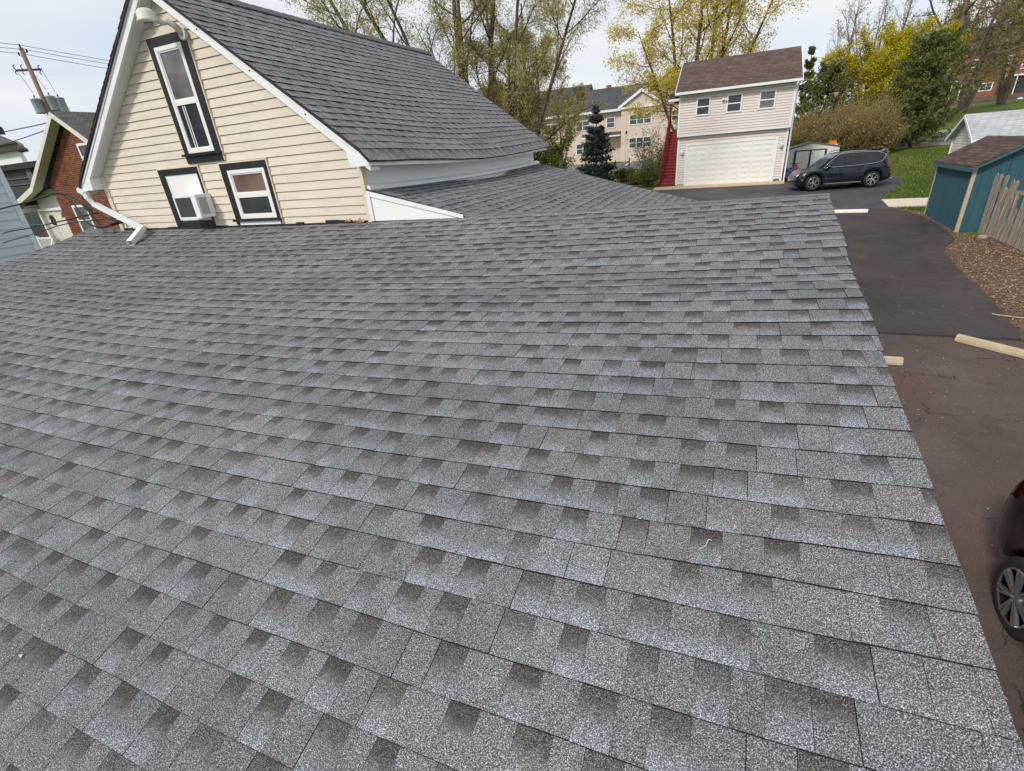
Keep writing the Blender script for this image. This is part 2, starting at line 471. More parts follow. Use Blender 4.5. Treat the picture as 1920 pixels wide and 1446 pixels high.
def axis(lo, hi, core_lo, core_hi, step):
    a = list(np.arange(core_lo, core_hi + 1e-6, step))
    s = step; v = core_lo
    while v > lo: s *= 1.35; v -= s; a.insert(0, v)
    s = step; v = core_hi
    while v < hi: s *= 1.35; v += s; a.append(v)
    return np.array(a)
gx = axis(-600, 600, -30, 30, 0.75); gy = axis(-200, 900, -6, 110, 0.75)
X, Y = np.meshgrid(gx, gy); Z = gz(X, Y)
Vg = np.stack([X, Y, Z], -1).reshape(-1, 3)
nx_, ny_ = len(gx), len(gy)
ii, jj = np.meshgrid(np.arange(nx_ - 1), np.arange(ny_ - 1))
a0 = (jj * nx_ + ii).ravel()
Fg = np.stack([a0, a0 + 1, a0 + nx_ + 1, a0 + nx_], 1)
tag(np_obj('ground', Vg, Fg, MAT['lawn'], smooth=True), 'green lawn and rising grassy ground around the buildings', 'ground', kind='structure')

def sheet(name, poly, mat, dz, label, thick=0.0, step=1.0, cat='ground'):
    bm = bmesh.new()
    vs = [bm.verts.new((x, y, 0)) for x, y in poly]
    bm.faces.new(vs)
    xs = [p[0] for p in poly]; ys = [p[1] for p in poly]
    for ax, lo, hi in ((0, min(xs), max(xs)), (1, min(ys), max(ys))):
        v = lo + step
        while v < hi - 1e-4:
            co = [0, 0, 0]; co[ax] = v; no = [0, 0, 0]; no[ax] = 1
            bmesh.ops.bisect_plane(bm, geom=bm.verts[:] + bm.edges[:] + bm.faces[:], plane_co=co, plane_no=no)
            v += step
    bmesh.ops.recalc_face_normals(bm, faces=bm.faces)
    for f_ in bm.faces:
        if f_.normal.z < 0: f_.normal_flip()
    for v in bm.verts: v.co.z = G(v.co.x, v.co.y) + dz
    if thick:
        r = bmesh.ops.extrude_edge_only(bm, edges=[e for e in bm.edges if e.is_boundary])
        for v in [g_ for g_ in r['geom'] if isinstance(g_, bmesh.types.BMVert)]: v.co.z -= thick
    me = bpy.data.meshes.new(name); bm.to_mesh(me); bm.free(); me.materials.append(mat)
    o = bpy.data.objects.new(name, me); COL.objects.link(o)
    return tag(o, label, cat, kind='structure')

curve = [(5.40, 11.45), (5.50, 11.85), (5.58, 12.6), (5.70, 13.6), (5.77, 14.8), (5.82, 15.9), (5.90, 16.9), (6.02, 17.8), (6.28, 18.8), (6.62, 19.4), (6.80, 19.9), (6.86, 20.6), (6.93, 21.9), (6.90, 23.0), (6.72, 24.1), (6.40, 25.2)]
sheet('parking_lot', [(-3, -12), (14, -12), (14, 9.0), (8.5, 10.2), (6.6, 11.0), (5.75, 12.4), (-3, 12.4)], MAT['asphalt_old'], 0.012, 'old cracked brownish asphalt parking lot beside the roof', cat='pavement')
sheet('driveway', [(-3, 11.5)] + curve + [(-3, 25.25)], MAT['asphalt_new'], 0.050, 'fresh black asphalt driveway with a wavy right edge', 0.06, cat='pavement')
sheet('upper_driveway', [(-5, 25.0), (6.45, 25.0), (6.38, 27.7), (7.3, 30.2), (8.25, 32.4), (8.7, 34.6), (8.0, 36.5), (3.2, 36.5), (3.2, 34.4), (-5, 34.4)], MAT['asphalt_far'], 0.016, 'grey asphalt apron between the garage and the fresh driveway', cat='pavement')
sheet('sidewalk', [(6.30, 25.75), (9.8, 25.85), (9.8, 27.55), (6.42, 27.6)], M('warm_concrete', (.62, .53, .43), .85, .08, 3, fine=.15), 0.04, 'pale concrete sidewalk leading behind the teal shed', 0.05, cat='path')
sheet('planting_bed', curve + [(6.55, 25.4), (7.0, 24.6), (7.15, 20.4), (8.2, 20.4), (10.5, 17), (12, 10.6), (8.5, 10.3), (6.6, 11.1)], MAT['mulch'], 0.022, 'bed of brown mulch and dead leaves beside the driveway', step=0.5, cat='ground')
sheet('hill_road', [(9.0, 46.5), (11.5, 48.5), (14.6, 49.0), (22, 49.5), (22, 60.5), (17.7, 59.8), (15.8, 58.9), (12.8, 55), (9.5, 51)], MAT['road'], 0.03, 'pale grey road curving across the grassy hill', cat='road')
for nm, pts in (('curb', [(15.2, 58.6), (16.2, 59.2), (17.8, 60.1), (22, 60.8)]), ('curb', [(11.2, 48.1), (13.0, 48.6), (14.8, 48.8), (22, 49.2)])):
    mb = MB()
    for (x0, y0), (x1, y1) in zip(pts[:-1], pts[1:]):
        mb.bar((x0, y0, G(x0, y0) + 0.06), (x1, y1, G(x1, y1) + 0.06), 0.22, 0.16)
    tag(mb.build(nm, MAT['concrete']), 'pale concrete curb along the %s edge of the hill road' % ('far' if pts[0][1] > 55 else 'near'), 'curb', kind='structure')
sheet('rear_parking_lot', [(-30, 53.4), (-7.2, 54.2), (-3, 56), (-3, 71.4), (-30, 71.4)], MAT['road'], 0.03, 'grey parking lot in front of the cream apartment building', cat='pavement')
for (xa, ya, xb, yb) in ((-11.4, 61.7, -12.2, 70.8), (-14.2, 61.5, -15.2, 70.8), (-8.6, 62, -9.2, 70.8), (-14.5, 71.0, -4, 71.0), (-25, 53.9, -7.6, 54.7)):
    mb = MB(); dx, dy = xb - xa, yb - ya; L = math.hypot(dx, dy); px, py = -dy / L * 0.09, dx / L * 0.09
    mb.quad((xa - px, ya - py, G(xa, ya) + 0.04), (xa + px, ya + py, G(xa, ya) + 0.04), (xb + px, yb + py, G(xb, yb) + 0.04), (xb - px, yb - py, G(xb, yb) + 0.04))
    tag(mb.build('parking_line', M('line_paint', (0.72, 0.70, 0.66), 0.7)), 'painted pale line on the rear parking lot', 'marking', 'painted lines on the rear parking lot', 'structure')

# ---------------------------------------------------------------- shingled roofs
def shingles(name, parent, P, rows, ds, lo, hi, seed, mats, wmin=0.062, wmax=0.26, lift=1.0):
    """P(u, v, h) -> point h above the roof deck; v runs up the slope; rows = list of v of each butt edge."""
    rng = random.Random(seed)
    V = []; F = []; MI = []; UV = []; tone = []; kind = []; hue = []; lite = []
    def face(ix, mi, uv, t, k, h_, l_):
        F.append(ix); MI.append(mi); UV.extend(uv); tone.append(t); kind.append(k); hue.append(h_); lite.append(l_)
    variants = []
    for q in range(4):
        sq = []; tot = 0.0; a_ = bool(q % 2)
        while tot < 1.0:
            w_ = rng.uniform(wmin + 0.022, wmin + 0.075) if a_ else rng.uniform(wmin + 0.02, wmin + 0.11)
            sq.append((w_, a_)); tot += w_; a_ = not a_
        variants.append([(w_ / tot, a2) for w_, a2 in sq])
    for r, v0 in enumerate(rows):
        u = lo(v0) - ((r * 0.1465) % 1.0); uend = hi(v0); seq = []
        ph = rng.uniform(0, 6.28); ph2 = rng.uniform(0, 6.28); rowdy = rng.uniform(-0.002, 0.002)
        rl = rng.uniform(0.8, 1.25)
        sh_t = rng.random(); sh_h = rng.random()
        while u < uend - 0.01:
            if not seq:
                seq = list(rng.choice(variants)); endsh = True; sh_t = rng.random(); sh_h = rng.random()
            else: endsh = False
            wd, A = seq.pop(0)
            u0 = max(u, lo(v0)); u1 = min(u + wd, uend)
            u += wd
            if u1 - u0 < 0.008: continue
            def wob(q): return rowdy + 0.0022 * math.sin(q * 2.3 + ph) + 0.0014 * math.sin(q * 7.1 + ph2)
            hb = (0.0064 if A else 0.0078) * lift * rl + rng.uniform(-0.0005, 0.0008)
            ht = (0.0014 if A else 0.0026) * lift
            g0 = 0.0005 if not A else 0.0
            if endsh: g0 += 0.0016
            vt = v0 + ds + 0.012
            b = len(V)
            x0, x1 = u0 + g0, u1 - g0
            lb0 = hb + 0.0012 * math.sin(x0 * 5.3 + ph); lb1 = hb + 0.0012 * math.sin(x1 * 5.3 + ph)
            V += [P(x0, v0 + wob(x0), lb0), P(x1, v0 + wob(x1), lb1), P(x1, vt, ht), P(x0, vt, ht),
                  P(x0, v0 + wob(x0), -0.004), P(x1, v0 + wob(x1), -0.004), P(x1, vt, -0.004), P(x0, vt, -0.004)]
            t = min(1, max(0, 0.55 * sh_t + 0.45 * rng.random())); h_ = min(1, max(0, sh_h * 0.5 + rng.uniform(0, 0.6) - 0.1))
            k = rng.uniform(0.55, 1.0) if A and rng.random() < 0.9 else (0.12 if rng.random() < 0.25 else 0.0)
            l_ = rng.uniform(0.3, 0.85) if (A and rng.random() < 0.6) or (not A and rng.random() < 0.22) else 0.0
            uvq = [(x0, 0), (x1, 0), (x1, 1), (x0, 1)]
            face((b, b + 1, b + 2, b + 3), 0, uvq, t, k, h_, l_)
            face((b + 4, b + 5, b + 1, b), 1, uvq, t, 0, h_, 0)
            face((b + 5, b + 6, b + 2, b + 1), 1, uvq, t, 0, h_, 0)
            face((b + 7, b + 4, b, b + 3), 1, uvq, t, 0, h_, 0)
    o = np_obj(name, V, F, mats, parent, MI)
    me = o.data
    uvl = me.uv_layers.new(name='UVMap'); uvl.data.foreach_set('uv', np.array(UV, np.float32).ravel())
    for nm, arr in (('tone', tone), ('kind', kind), ('hue', hue), ('lite', lite)):
        at = me.attributes.new(nm, 'FLOAT', 'FACE'); at.data.foreach_set('value', np.array(arr, np.float32))
    return o

house = thing('house', 'cream sided gable house with grey shingle roofs and a low shingled annex in front', 'house', (-6.7, 5.17, 0))
def HP(o):          # parent to house keeping world coordinates
    o.matrix_parent_inverse = Matrix.Translation((6.7, -5.17, 0))
    return o
RP = [-1.49628, 0.02854, 0.17763, 0.12472, 0.01541, -0.0842, 0.14418, -0.08823, -0.11867]
def surf(x, y):
    uu = (x + 3) / 5; v = (y - 2.5) / 3
    return 4.5 + RP[0] + RP[1] * x + RP[2] * y + RP[3] * uu * uu + RP[4] * uu * v + RP[5] * v * v + RP[6] * v ** 3 + RP[7] * uu * uu * v + RP[8] * uu * v * v + (-0.02426 - 0.01448 * uu) * math.exp(-((y - 3.64076) / .3) ** 2)
def Pmain(u, v, h): return (u, v, surf(u, v) + h)
DS = 0.1412
rows = [5.062 - DS * i for i in range(-0, 42)]
rxs = ([-1.0, 0.5, 1.0, 2.0, 3.0, 4.0, 5.3], [0.74, 0.735, 0.73, 0.722, 0.745, 0.785, 0.825])
def xr(y): return float(np.interp(y, *rxs))
XL = -10.28
wob_rng = random.Random(4)
HP(shingles('roof', house, Pmain, rows, DS, lambda v: XL, lambda v: xr(v) + wob_rng.uniform(-0.004, 0.004), 11, [MAT['shingle'], MAT['asphalt_edge']]))['label'] = 'large low-pitched annex roof of mixed grey architectural shingles'
# deck under the shingles, black felt, with drip edge
mb = MB(); ys = list(np.linspace(-0.88, 5.17, 26)); xs = list(np.linspace(0, 1, 24))
vs = []; fs = []
for y in ys:
    for t in xs:
        x = XL + 0.01 + (xr(y) - 0.02 - XL) * t; vs.append((x, y, surf(x, y) - 0.003))
for j in range(len(ys) - 1):
    for i in range(len(xs) - 1):
        q = j * len(xs) + i; fs.append((q, q + 1, q + len(xs) + 1, q + len(xs)))
mb.add(vs, fs)
HP(mb.build('roof_deck', MAT['asphalt_edge'], house))
mb = MB()
for side in (0, 1):
    for a, b in zip(ys[:-1], ys[1:]):
        xa = xr(a) - 0.006 if side else XL + 0.006; xb = xr(b) - 0.006 if side else XL + 0.006
        s = 0.012 if side else -0.012
        mb.prism([(xa, a, surf(xa, a) - 0.002), (xb, b, surf(xb, b) - 0.002), (xb, b, surf(xb, b) - 0.055), (xa, a, surf(xa, a) - 0.055)], (-s, 0, 0))
xa_ = np.linspace(XL, xr(5.17), 30)
for a, b in zip(xa_[:-1], xa_[1:]):
    mb.prism([(a, 5.168, surf(a, 5.168) + 0.003), (b, 5.168, surf(b, 5.168) + 0.003), (b, 5.168, surf(b, 5.168) - 0.06), (a, 5.168, surf(a, 5.168) - 0.06)], (0, 0.012, 0))
HP(mb.build('drip_edge', MAT['black_metal'], house))
mb = MB(); q_ = 0.0
for a, b in zip(xa_[:-1], xa_[1:]):
    mb.prism([(a, 5.165, surf(a, 5.165) - 0.02), (a, 5.222, surf(a, 5.20) - 0.02), (b, 5.222, surf(b, 5.20) - 0.02), (b, 5.165, surf(b, 5.165) - 0.02)], (0, 0, 0.030))
HP(mb.build('top_course', MAT['shingle_top'], house))['label'] = 'narrow cut shingle strip along the top edge of the annex roof'
# annex walls
mb = MB()
for (xa, ya, xb, yb) in ((XL + 0.25, -0.6, 0.55, -0.6), (0.55, -0.6, 0.62, 5.2), (XL + 0.25, -0.6, XL + 0.25, 5.2), (XL + 0.25, 5.2, 0.62, 5.2)):
    n = 14
    for i in range(n):
        t0, t1 = i / n, (i + 1) / n
        p0 = (xa + (xb - xa) * t0, ya + (yb - ya) * t0); p1 = (xa + (xb - xa) * t1, ya + (yb - ya) * t1)
        mb.quad((*p0, -0.3), (*p1, -0.3), (*p1, surf(*p1) - 0.02), (*p0, surf(*p0) - 0.02))
HP(mb.build('annex_wall', MAT['offwhite'], house))['label'] = 'off white outer walls under the annex roof'

# upper gable -------------------------------------------------
RX, WY = -6.68, 5.17
def zs(x): return 6.58 - 0.755 * abs(x - RX)
RNGJ = random.Random(44)
mb = MB(); z = 3.858; expo = 0.1055
while z < 6.56:
    zt = min(z + expo - 0.0036, 6.57)
    def xlim(q, sgn):
        lim = (6.58 - q) / 0.755
        return RX + sgn * min(lim, 2.54)
    a0, a1 = xlim(z, -1), xlim(z, 1); b0, b1 = xlim(zt, -1), xlim(zt, 1)
    yb = WY - 0.019; yt = WY - 0.004
    mb.add([(a0, yb, z), (a1, yb, z), (b1, yt, zt), (b0, yt, zt), (a0, WY + 0.018, z), (a1, WY + 0.018, z), (a0, WY + 0.018, zt), (a1, WY + 0.018, zt)], [(0, 1, 2, 3), (4, 5, 1, 0), (2, 7, 6, 3)])
    if False: mb.add([(a0, yb + 0.002, z + 0.055), (a1, yb + 0.002, z + 0.055), (a1, yb - 0.001, z + 0.050), (a0, yb - 0.001, z + 0.050)], [(0, 1, 2, 3)])
    z += expo
HP(mb.build('gable_wall', [MAT['cream'], M('siding_joint', (.45, .39, .31), .8)], house))['label'] = 'cream clapboard gable wall'
mb = MB(); mb.prism([(-9.2, WY + 0.02, 0), (-4.13, WY + 0.02, 0), (-4.13, WY + 0.02, zs(-4.13)), (RX, WY + 0.02, 6.58), (-9.2, WY + 0.02, zs(-9.2))], (0, 6.05, 0))
mb.prism([(-9.17, WY + 0.012, 3.86), (-4.15, WY + 0.012, 3.86), (-4.15, WY + 0.012, zs(-4.15)), (RX, WY + 0.012, 6.57), (-9.17, WY + 0.012, zs(-9.17))], (0, 0.006, 0), 1)  # dark brown sheet behind the laps, shadow lines of the siding put into colour
HP(mb.build('house_wall', [MAT['white_wall'], M('brown_gap_shade', (0.42, 0.34, 0.26), 0.9)], house))['label'] = 'smooth white side walls under the eaves'
mb = MB(); mb.box(-9.235, -9.155, WY - 0.035, WY + 0.05, 3.85, 4.70); 
HP(mb.build('corner_trim', MAT['creamtrim'], house))
mb = MB(); mb.box(-4.155, -4.10, WY - 0.03, WY + 0.05, 3.86, 4.66)
HP(mb.build('corner_trim', MAT['creamtrim'], house))
# torn dark flashing strip at the wall foot
rng = random.Random(9); mb = MB(); x = -9.15
while x < -4.15:
    w_ = rng.uniform(0.10, 0.35); h_ = rng.uniform(0.018, 0.05)
    mb.box(x, min(x + w_, -4.15), WY - 0.028 - rng.uniform(0, 0.012), WY - 0.016, surf(x, WY) - 0.01, surf(x, WY) + h_)
    x += w_
HP(mb.build('flashing', M('torn_black_flashing', (0.022, 0.022, 0.026), 0.5, 0.5, 12), house))['label'] = 'torn black flashing strip along the wall foot'
mb = MB()
for i in range(14):
    x = rng.uniform(-4.50, -4.16); zz = surf(x, WY) + rng.uniform(0.0, 0.03); a = rng.uniform(0.012, 0.04); t = rng.uniform(-0.012, 0.012)
    mb.prism([(x - a, 5.11 + rng.uniform(-.02, .02), zz), (x + a, 5.11, zz + t), (x + a * 0.4, 5.12, zz + rng.uniform(0.015, 0.05))], (0, 0.006, 0.002))
tag(mb.build('leaf_litter', M('dry_leaves', (0.38, 0.24, 0.15), 0.9, 0.6, 30)), 'dry orange leaves caught at the right foot of the cream wall', 'leaves', kind='stuff')

# barge boards, soffits, returns, fascia
YO = 4.99
for sgn in (-1, 1):
    xe = RX + sgn * 2.83
    mb = MB()
    mb.prism([(RX, YO, zs(RX)), (xe, YO, zs(xe)), (xe, YO, zs(xe) + 0.130), (RX, YO, zs(RX) + 0.130)], (0, 0.028, 0))
    mb.prism([(RX, YO - 0.012, zs(RX) + 0.098), (xe, YO - 0.012, zs(xe) + 0.098), (xe, YO - 0.012, zs(xe) + 0.133), (RX, YO - 0.012, zs(RX) + 0.133)], (0, 0.011, 0))
    HP(mb.build('barge_board', MAT['white'], house))
    mb = MB(); xi = RX + sgn * 2.60
    mb.prism([(RX, YO + 0.028, zs(RX) + 0.004), (xe, YO + 0.028, zs(xe) + 0.004), (xe, YO + 0.028, zs(xe) + 0.018), (RX, YO + 0.028, zs(RX) + 0.018)], (0, WY - YO - 0.028, 0))
    HP(mb.build('soffit', MAT['soffit'], house))
    mb = MB()
    xw = RX + sgn * 2.56; xo = RX + sgn * 2.825
    mb.prism([(xw - sgn * 0.03, YO - 0.006, zs(xw) + 0.02), (xw, YO - 0.006, 4.50), (xo, YO - 0.006, 4.50), (xo, YO - 0.006, zs(xo) + 0.12)], (0, WY - YO, 0))
    HP(mb.build('eave_return', MAT['white'], house))
for x, z in ((-5.3, 0), (-4.62, 0), (-5.95, 0)):
    mb = MB(); zz = zs(x) + 0.07; mb.lathe([(0.001, -0.004), (0.009, -0.004), (0.009, 0.001), (0.001, 0.001)], (x, YO - 0.0005, zz), 'Y', 8)
    HP(mb.build('screw', MAT['black_metal'], house))
def sag(y): return -0.075 * math.sin(math.pi * min(max((y - 4.95) / 6.4, 0), 1))
yy = np.linspace(4.99, 11.38, 22)
mb = MB()
for a, b in zip(yy[:-1], yy[1:]):
    mb.prism([(-3.853, a, 4.505 + sag(a)), (-3.853, b, 4.505 + sag(b)), (-3.853, b, 4.556 + sag(b)), (-3.853, a, 4.556 + sag(a))], (-0.02, 0, 0))
    mb.prism([(-3.875, a, 4.507 + sag(a)), (-3.875, b, 4.507 + sag(b)), (-4.13, b, 4.50 + sag(b) * .6), (-4.13, a, 4.50 + sag(a) * .6)], (0, 0, 0.012))
HP(mb.build('fascia', MAT['white'], house))
# upper roof shingles
SL = math.hypot(2.83, 2.137)
def Pup(sgn):
    def P(u, v, h):
        t = v / SL
        x = RX + sgn * (2.845 - 2.845 * t); z = 4.604 + (6.725 - 4.604) * t + sag(u) * max(0, 1 - t) + 0.012 * math.sin(u * 1.3 + v) * (1 - t)
        if v < 0.14: z -= 0.038 * ((0.14 - v) / 0.14) ** 2
        nx = sgn * 0.602; return (x + nx * h, u, z + 0.798 * h)
    return P
for sgn in (1, -1):
    rr = [-0.02 + 0.1415 * i for i in range(25)]
    HP(shingles('roof', house, Pup(sgn), rr, 0.1415, lambda v: 4.955, lambda v: 11.42, 21 + sgn, [MAT['shingle_b'], MAT['asphalt_edge']], 0.062, 0.24, 1.8))['label'] = 'steep grey shingle roof slope of the gable house'
    mb = MB()
    for a, b in zip(yy[:-1], yy[1:]):
        p = Pup(sgn)
        mb.quad(p(a - 0.02, 0.0, -0.006), p(b, 0.0, -0.006), p(b, SL, -0.006), p(a - 0.02, SL, -0.006))
    HP(mb.build('roof_deck', MAT['asphalt_edge'], house))
    mb = MB(); p = Pup(sgn)
    for k in range(24):
        a = p(4.958, k * SL / 24, -0.004); b = p(4.958, (k + 1) * SL / 24, -0.004)
        mb.prism([a, b, (b[0], b[1], b[2] - 0.028), (a[0], a[1], a[2] - 0.028)], (0, 0.02, 0))
    HP(mb.build('drip_edge', M('brown_drip_edge', (0.045, 0.022, 0.022), 0.5), house))
rng = random.Random(3); mb = MB(); y = 4.95
while y < 11.4:
    z = 6.742 + rng.uniform(-0.002, 0.003) - 0.012 * math.sin((y - 5) / 6.4 * math.pi); e = y + 0.2
    for sgn in (1, -1):
        mb.add([(RX, y, z + 0.014), (RX, e, z + 0.004), (RX + sgn * 0.15, e, z - 0.098), (RX + sgn * 0.15, y, z - 0.088), (RX + sgn * 0.15, y, z - 0.104), (RX, y, z), (RX + sgn * 0.15, e, z - 0.11)],
               [(0, 1, 2, 3), (0, 3, 4, 5), (3, 2, 6, 4)])
    y += 0.143
HP(mb.build('ridge_cap', M('ridge_shingle', (0.115, 0.118, 0.125), 0.95, 0.15, 20, fine=0.35), house))

# lean-to roof on the right side
def Plean(u, v, h):      # u along y, v up the slope (towards -x)
    x = -0.55 - v / 1.0353; z = 4.235 - 0.268 * (x + 4.12) + 0.015 * math.sin(u * 0.9) * math.sin(v * 1.4)
    if x < -3.6: z += 0.05 * sag(u) / 0.075 * ((-3.6 - x) / 0.5)
    return (x + 0.259 * h, u, z + 0.966 * h)
VL = 3.58 * 1.0353
HP(shingles('roof', house, Plean, [0.1415 * i for i in range(26)], 0.1415, lambda v: 5.17, lambda v: 11.38, 37, [MAT['shingle'], MAT['asphalt_edge']], 0.065, 0.25))['label'] = 'low lean-to roof slope beside the gable house'
mb = MB()
for i in range(10):
    for j in range(8):
        u0, u1 = 5.17 + 6.2 * i / 10, 5.17 + 6.2 * (i + 1) / 10; v0, v1 = VL * j / 8, VL * (j + 1) / 8
        mb.quad(Plean(u0, v0, -.006), Plean(u1, v0, -.006), Plean(u1, v1, -.006), Plean(u0, v1, -.006))
mb.prism([(-4.10, 5.2, 0), (-0.75, 5.2, 0), (-0.75, 5.2, 3.28), (-4.10, 5.2, 4.19)], (0, 6.0, 0))
HP(mb.build('lean_to_body', MAT['offwhite'], house))
mb = MB(); mb.prism([(-4.09, 5.150, 3.87), (-2.80, 5.150, 3.872), (-2.80, 5.150, 3.885), (-4.09, 5.150, 4.205)], (0, 0.03, 0))
HP(mb.build('cheek_wall', MAT['white_wall'], house))['label'] = 'white triangular cheek wall under the lean-to roof edge'
mb = MB(); mb.prism([(-4.09, 5.135, 4.165), (-2.79, 5.135, 3.865), (-2.79, 5.135, 3.905), (-4.09, 5.135, 4.225)], (0, 0.014, 0))
mb.box(-4.10, -4.05, 5.13, 5.149, 3.87, 4.2)
HP(mb.build('rake_trim', MAT['white'], house))
mb = MB()
for a, b in zip(yy[:-1], yy[1:]):
    if a < WY: a = WY
    mb.prism([(-4.118, a, 4.30 + sag(a) * .65), (-4.118, b, 4.30 + sag(b) * .65), (-4.045, b, 4.275 + sag(b) * .65), (-4.045, a, 4.275 + sag(a) * .65)], (0, 0, -0.04))
HP(mb.build('base_flashing', MAT['white'], house))

# windows of the gable
def window(x0, x1, z0, z1, ix0, ix1, iz0, iz1, rail, gu, gl, label, sill=True, pane=True):
    yf = WY - 0.040
    w_ = MB(); w_.box(x0, ix0, yf, WY, z0, z1).box(ix1, x1, yf, WY, z0, z1).box(ix0, ix1, yf + 0.0005, WY, iz1, z1).box(ix0, ix1, yf + 0.0005, WY, z0, iz0)
    o = HP(w_.build('window', MAT['black_trim'], house)); o['label'] = label
    def sub(mb_, nm, mat): s = mb_.build(nm, mat, o); return s
    j = MB()
    for a, b in (((x0 - 0.018, z0), (x0, z1 + 0.018)), ((x1, z0), (x1 + 0.018, z1 + 0.018))): j.box(a[0], b[0], WY - 0.034, WY, a[1], b[1])
    j.box(x0, x1, WY - 0.0335, WY, z1, z1 + 0.018)
    sub(j, 'channel', MAT['creamtrim'])
    if pane:
        fr = MB(); fw = 0.045; yv = WY - 0.046
        fr.box(ix0, ix0 + fw, yv, WY, iz0, iz1).box(ix1 - fw, ix1, yv, WY, iz0, iz1).box(ix0 + fw, ix1 - fw, yv + .001, WY, iz1 - fw, iz1).box(ix0 + fw, ix1 - fw, yv + .001, WY, iz0, iz0 + fw)
        fr.box(ix0 + fw, ix1 - fw, yv + 0.004, WY, rail - 0.018, rail + 0.018)
        g2 = 0.018
        for (za, zb, yo) in ((rail + 0.018, iz1 - fw, 0.010), (iz0 + fw, rail - 0.018, 0.004)):
            fr.box(ix0 + fw, ix0 + fw + g2, yv + yo, WY, za, zb).box(ix1 - fw - g2, ix1 - fw, yv + yo, WY, za, zb)
            fr.box(ix0 + fw + g2, ix1 - fw - g2, yv + yo + .001, WY, zb - g2, zb).box(ix0 + fw + g2, ix1 - fw - g2, yv + yo + .001, WY, za, za + g2)
        sub(fr, 'frame', MAT['vinyl_frame'])
        for (za, zb, m_, yy_) in ((rail, iz1, gu, WY - 0.022), (iz0, rail, gl, WY - 0.026)):
            p = MB(); p.box(ix0 + 0.02, ix1 - 0.02, yy_, yy_ + 0.006, za + 0.01, zb - 0.01); sub(p, 'pane', m_)
    if sill:
        s = MB(); s.box(x0 - 0.03, x1 + 0.01, WY - 0.075, WY, iz0 - 0.035, iz0 - 0.008); sub(s, 'sill', MAT['black_trim'])
    return o
w1 = window(-7.075, -6.345, 4.725, 6.175, -6.972, -6.460, 4.850, 6.07, 5.455, MAT['glass_grey'], MAT['glass'], 'tall double hung window high in the gable with black trim')
w2 = window(-7.785, -6.925, 3.885, 4.685, -7.655, -6.965, 3.96, 4.60, 4.3, None, None, 'window opening closed by a white panel around the air conditioner', pane=False, sill=False)
mb = MB(); mb.box(-7.655, -6.965, WY - 0.030, WY, 3.975, 4.60).box(-7.655, -7.63, WY - 0.036, WY, 3.975, 4.60)
mb.build('infill_panel', MAT['vinyl_frame'], w2)
w3 = window(-6.475, -5.605, 3.885, 4.68, -6.350, -5.660, 3.965, 4.592, 4.275, MAT['glass_brown'], MAT['glass'], 'small double hung window with brown blind at the foot of the gable')
mb = MB(); mb.box(-6.40, -5.62, WY - 0.045, WY - 0.01, 3.880, 3.93); mb.build('sill_board', MAT['white'], w3)
mb = MB()
for x in (-6.83, -6.79): mb.box(x, x + 0.022, WY - 0.0275, WY - 0.0262, 4.88, 5.42)
mb.build('curtain', MAT['curtain'], w1)
# window air conditioner
ac = thing('air_conditioner', 'white window air conditioner with grey louvred front in the panelled window', 'air conditioner', (-7.07, 5.04, 4.02))
def AB(x0, x1, y0, y1, z0, z1, mb_): mb_.box(x0 + 7.07, x1 + 7.07, y0 - 5.04, y1 - 5.04, z0 - 4.02, z1 - 4.02)
mb = MB(); AB(-7.30, -6.85, 4.915, 5.145, 4.02, 4.33, mb); AB(-7.31, -6.84, 4.895, 4.916, 4.015, 4.04, mb); AB(-7.31, -6.84, 4.895, 4.916, 4.30, 4.335, mb); AB(-7.31, -7.28, 4.895, 4.916, 4.04, 4.30, mb); AB(-6.94, -6.84, 4.895, 4.916, 4.04, 4.30, mb)
mb.build('casing', MAT['white'], ac, bevel=0.004)
mb = MB()
for i in range(19): AB(-7.278, -6.942, 4.900, 4.914, 4.045 + i * 0.0134, 4.052 + i * 0.0134, mb)
AB(-7.278, -6.942, 4.9125, 4.9148, 4.042, 4.298, mb)
mb.build('grille', M('ac_grille', (0.10, 0.10, 0.105), 0.5), ac)
mb = MB()
for i in range(16): AB(-6.8502, -6.846, 4.94, 5.06, 4.07 + i * 0.014, 4.076 + i * 0.014, mb)
mb.build('side_vent', M('ac_vent', (0.16, 0.16, 0.165), 0.5), ac)
# flood light
sl = thing('security_light', 'weathered white barn light on a bracket high on the cream gable', 'light', (-6.47, 5.13, 6.18))
sl.scale = (1.15, 1.15, 1.15)
mb = MB(); mb.lathe([(0.062, 0.085), (0.085, 0.06), (0.088, 0.01), (0.098, -0.005), (0.098, -0.025), (0.06, -0.028)], (-0.06, -0.24, 0.07), 'Z', 18)
mb.build('lamp_head', M('aged_white_plastic', (0.62, 0.60, 0.55), 0.5, 0.1, 8), sl)
mb = MB(); mb.tube([(0.0, -0.17, 0.05), (0.05, -0.11, 0.055), (0.075, -0.07, 0.03), (0.10, -0.02, -0.035)], [0.028, 0.03, 0.03, 0.034], 10)
mb.lathe([(0.05, -0.03), (0.05, 0.01)], (0.10, 0.0, -0.05), 'Y', 14)
mb.build('bracket', M('aged_white_metal', (0.60, 0.58, 0.53), 0.5, 0.12, 8), sl)
mb = MB(); mb.lathe([(0.04, -0.03), (0.034, -0.075), (0.015, -0.085)], (-0.06, -0.24, 0.07), 'Z', 12); mb.build('lens', M('lens_glass', (0.35, 0.34, 0.30), 0.2), sl)
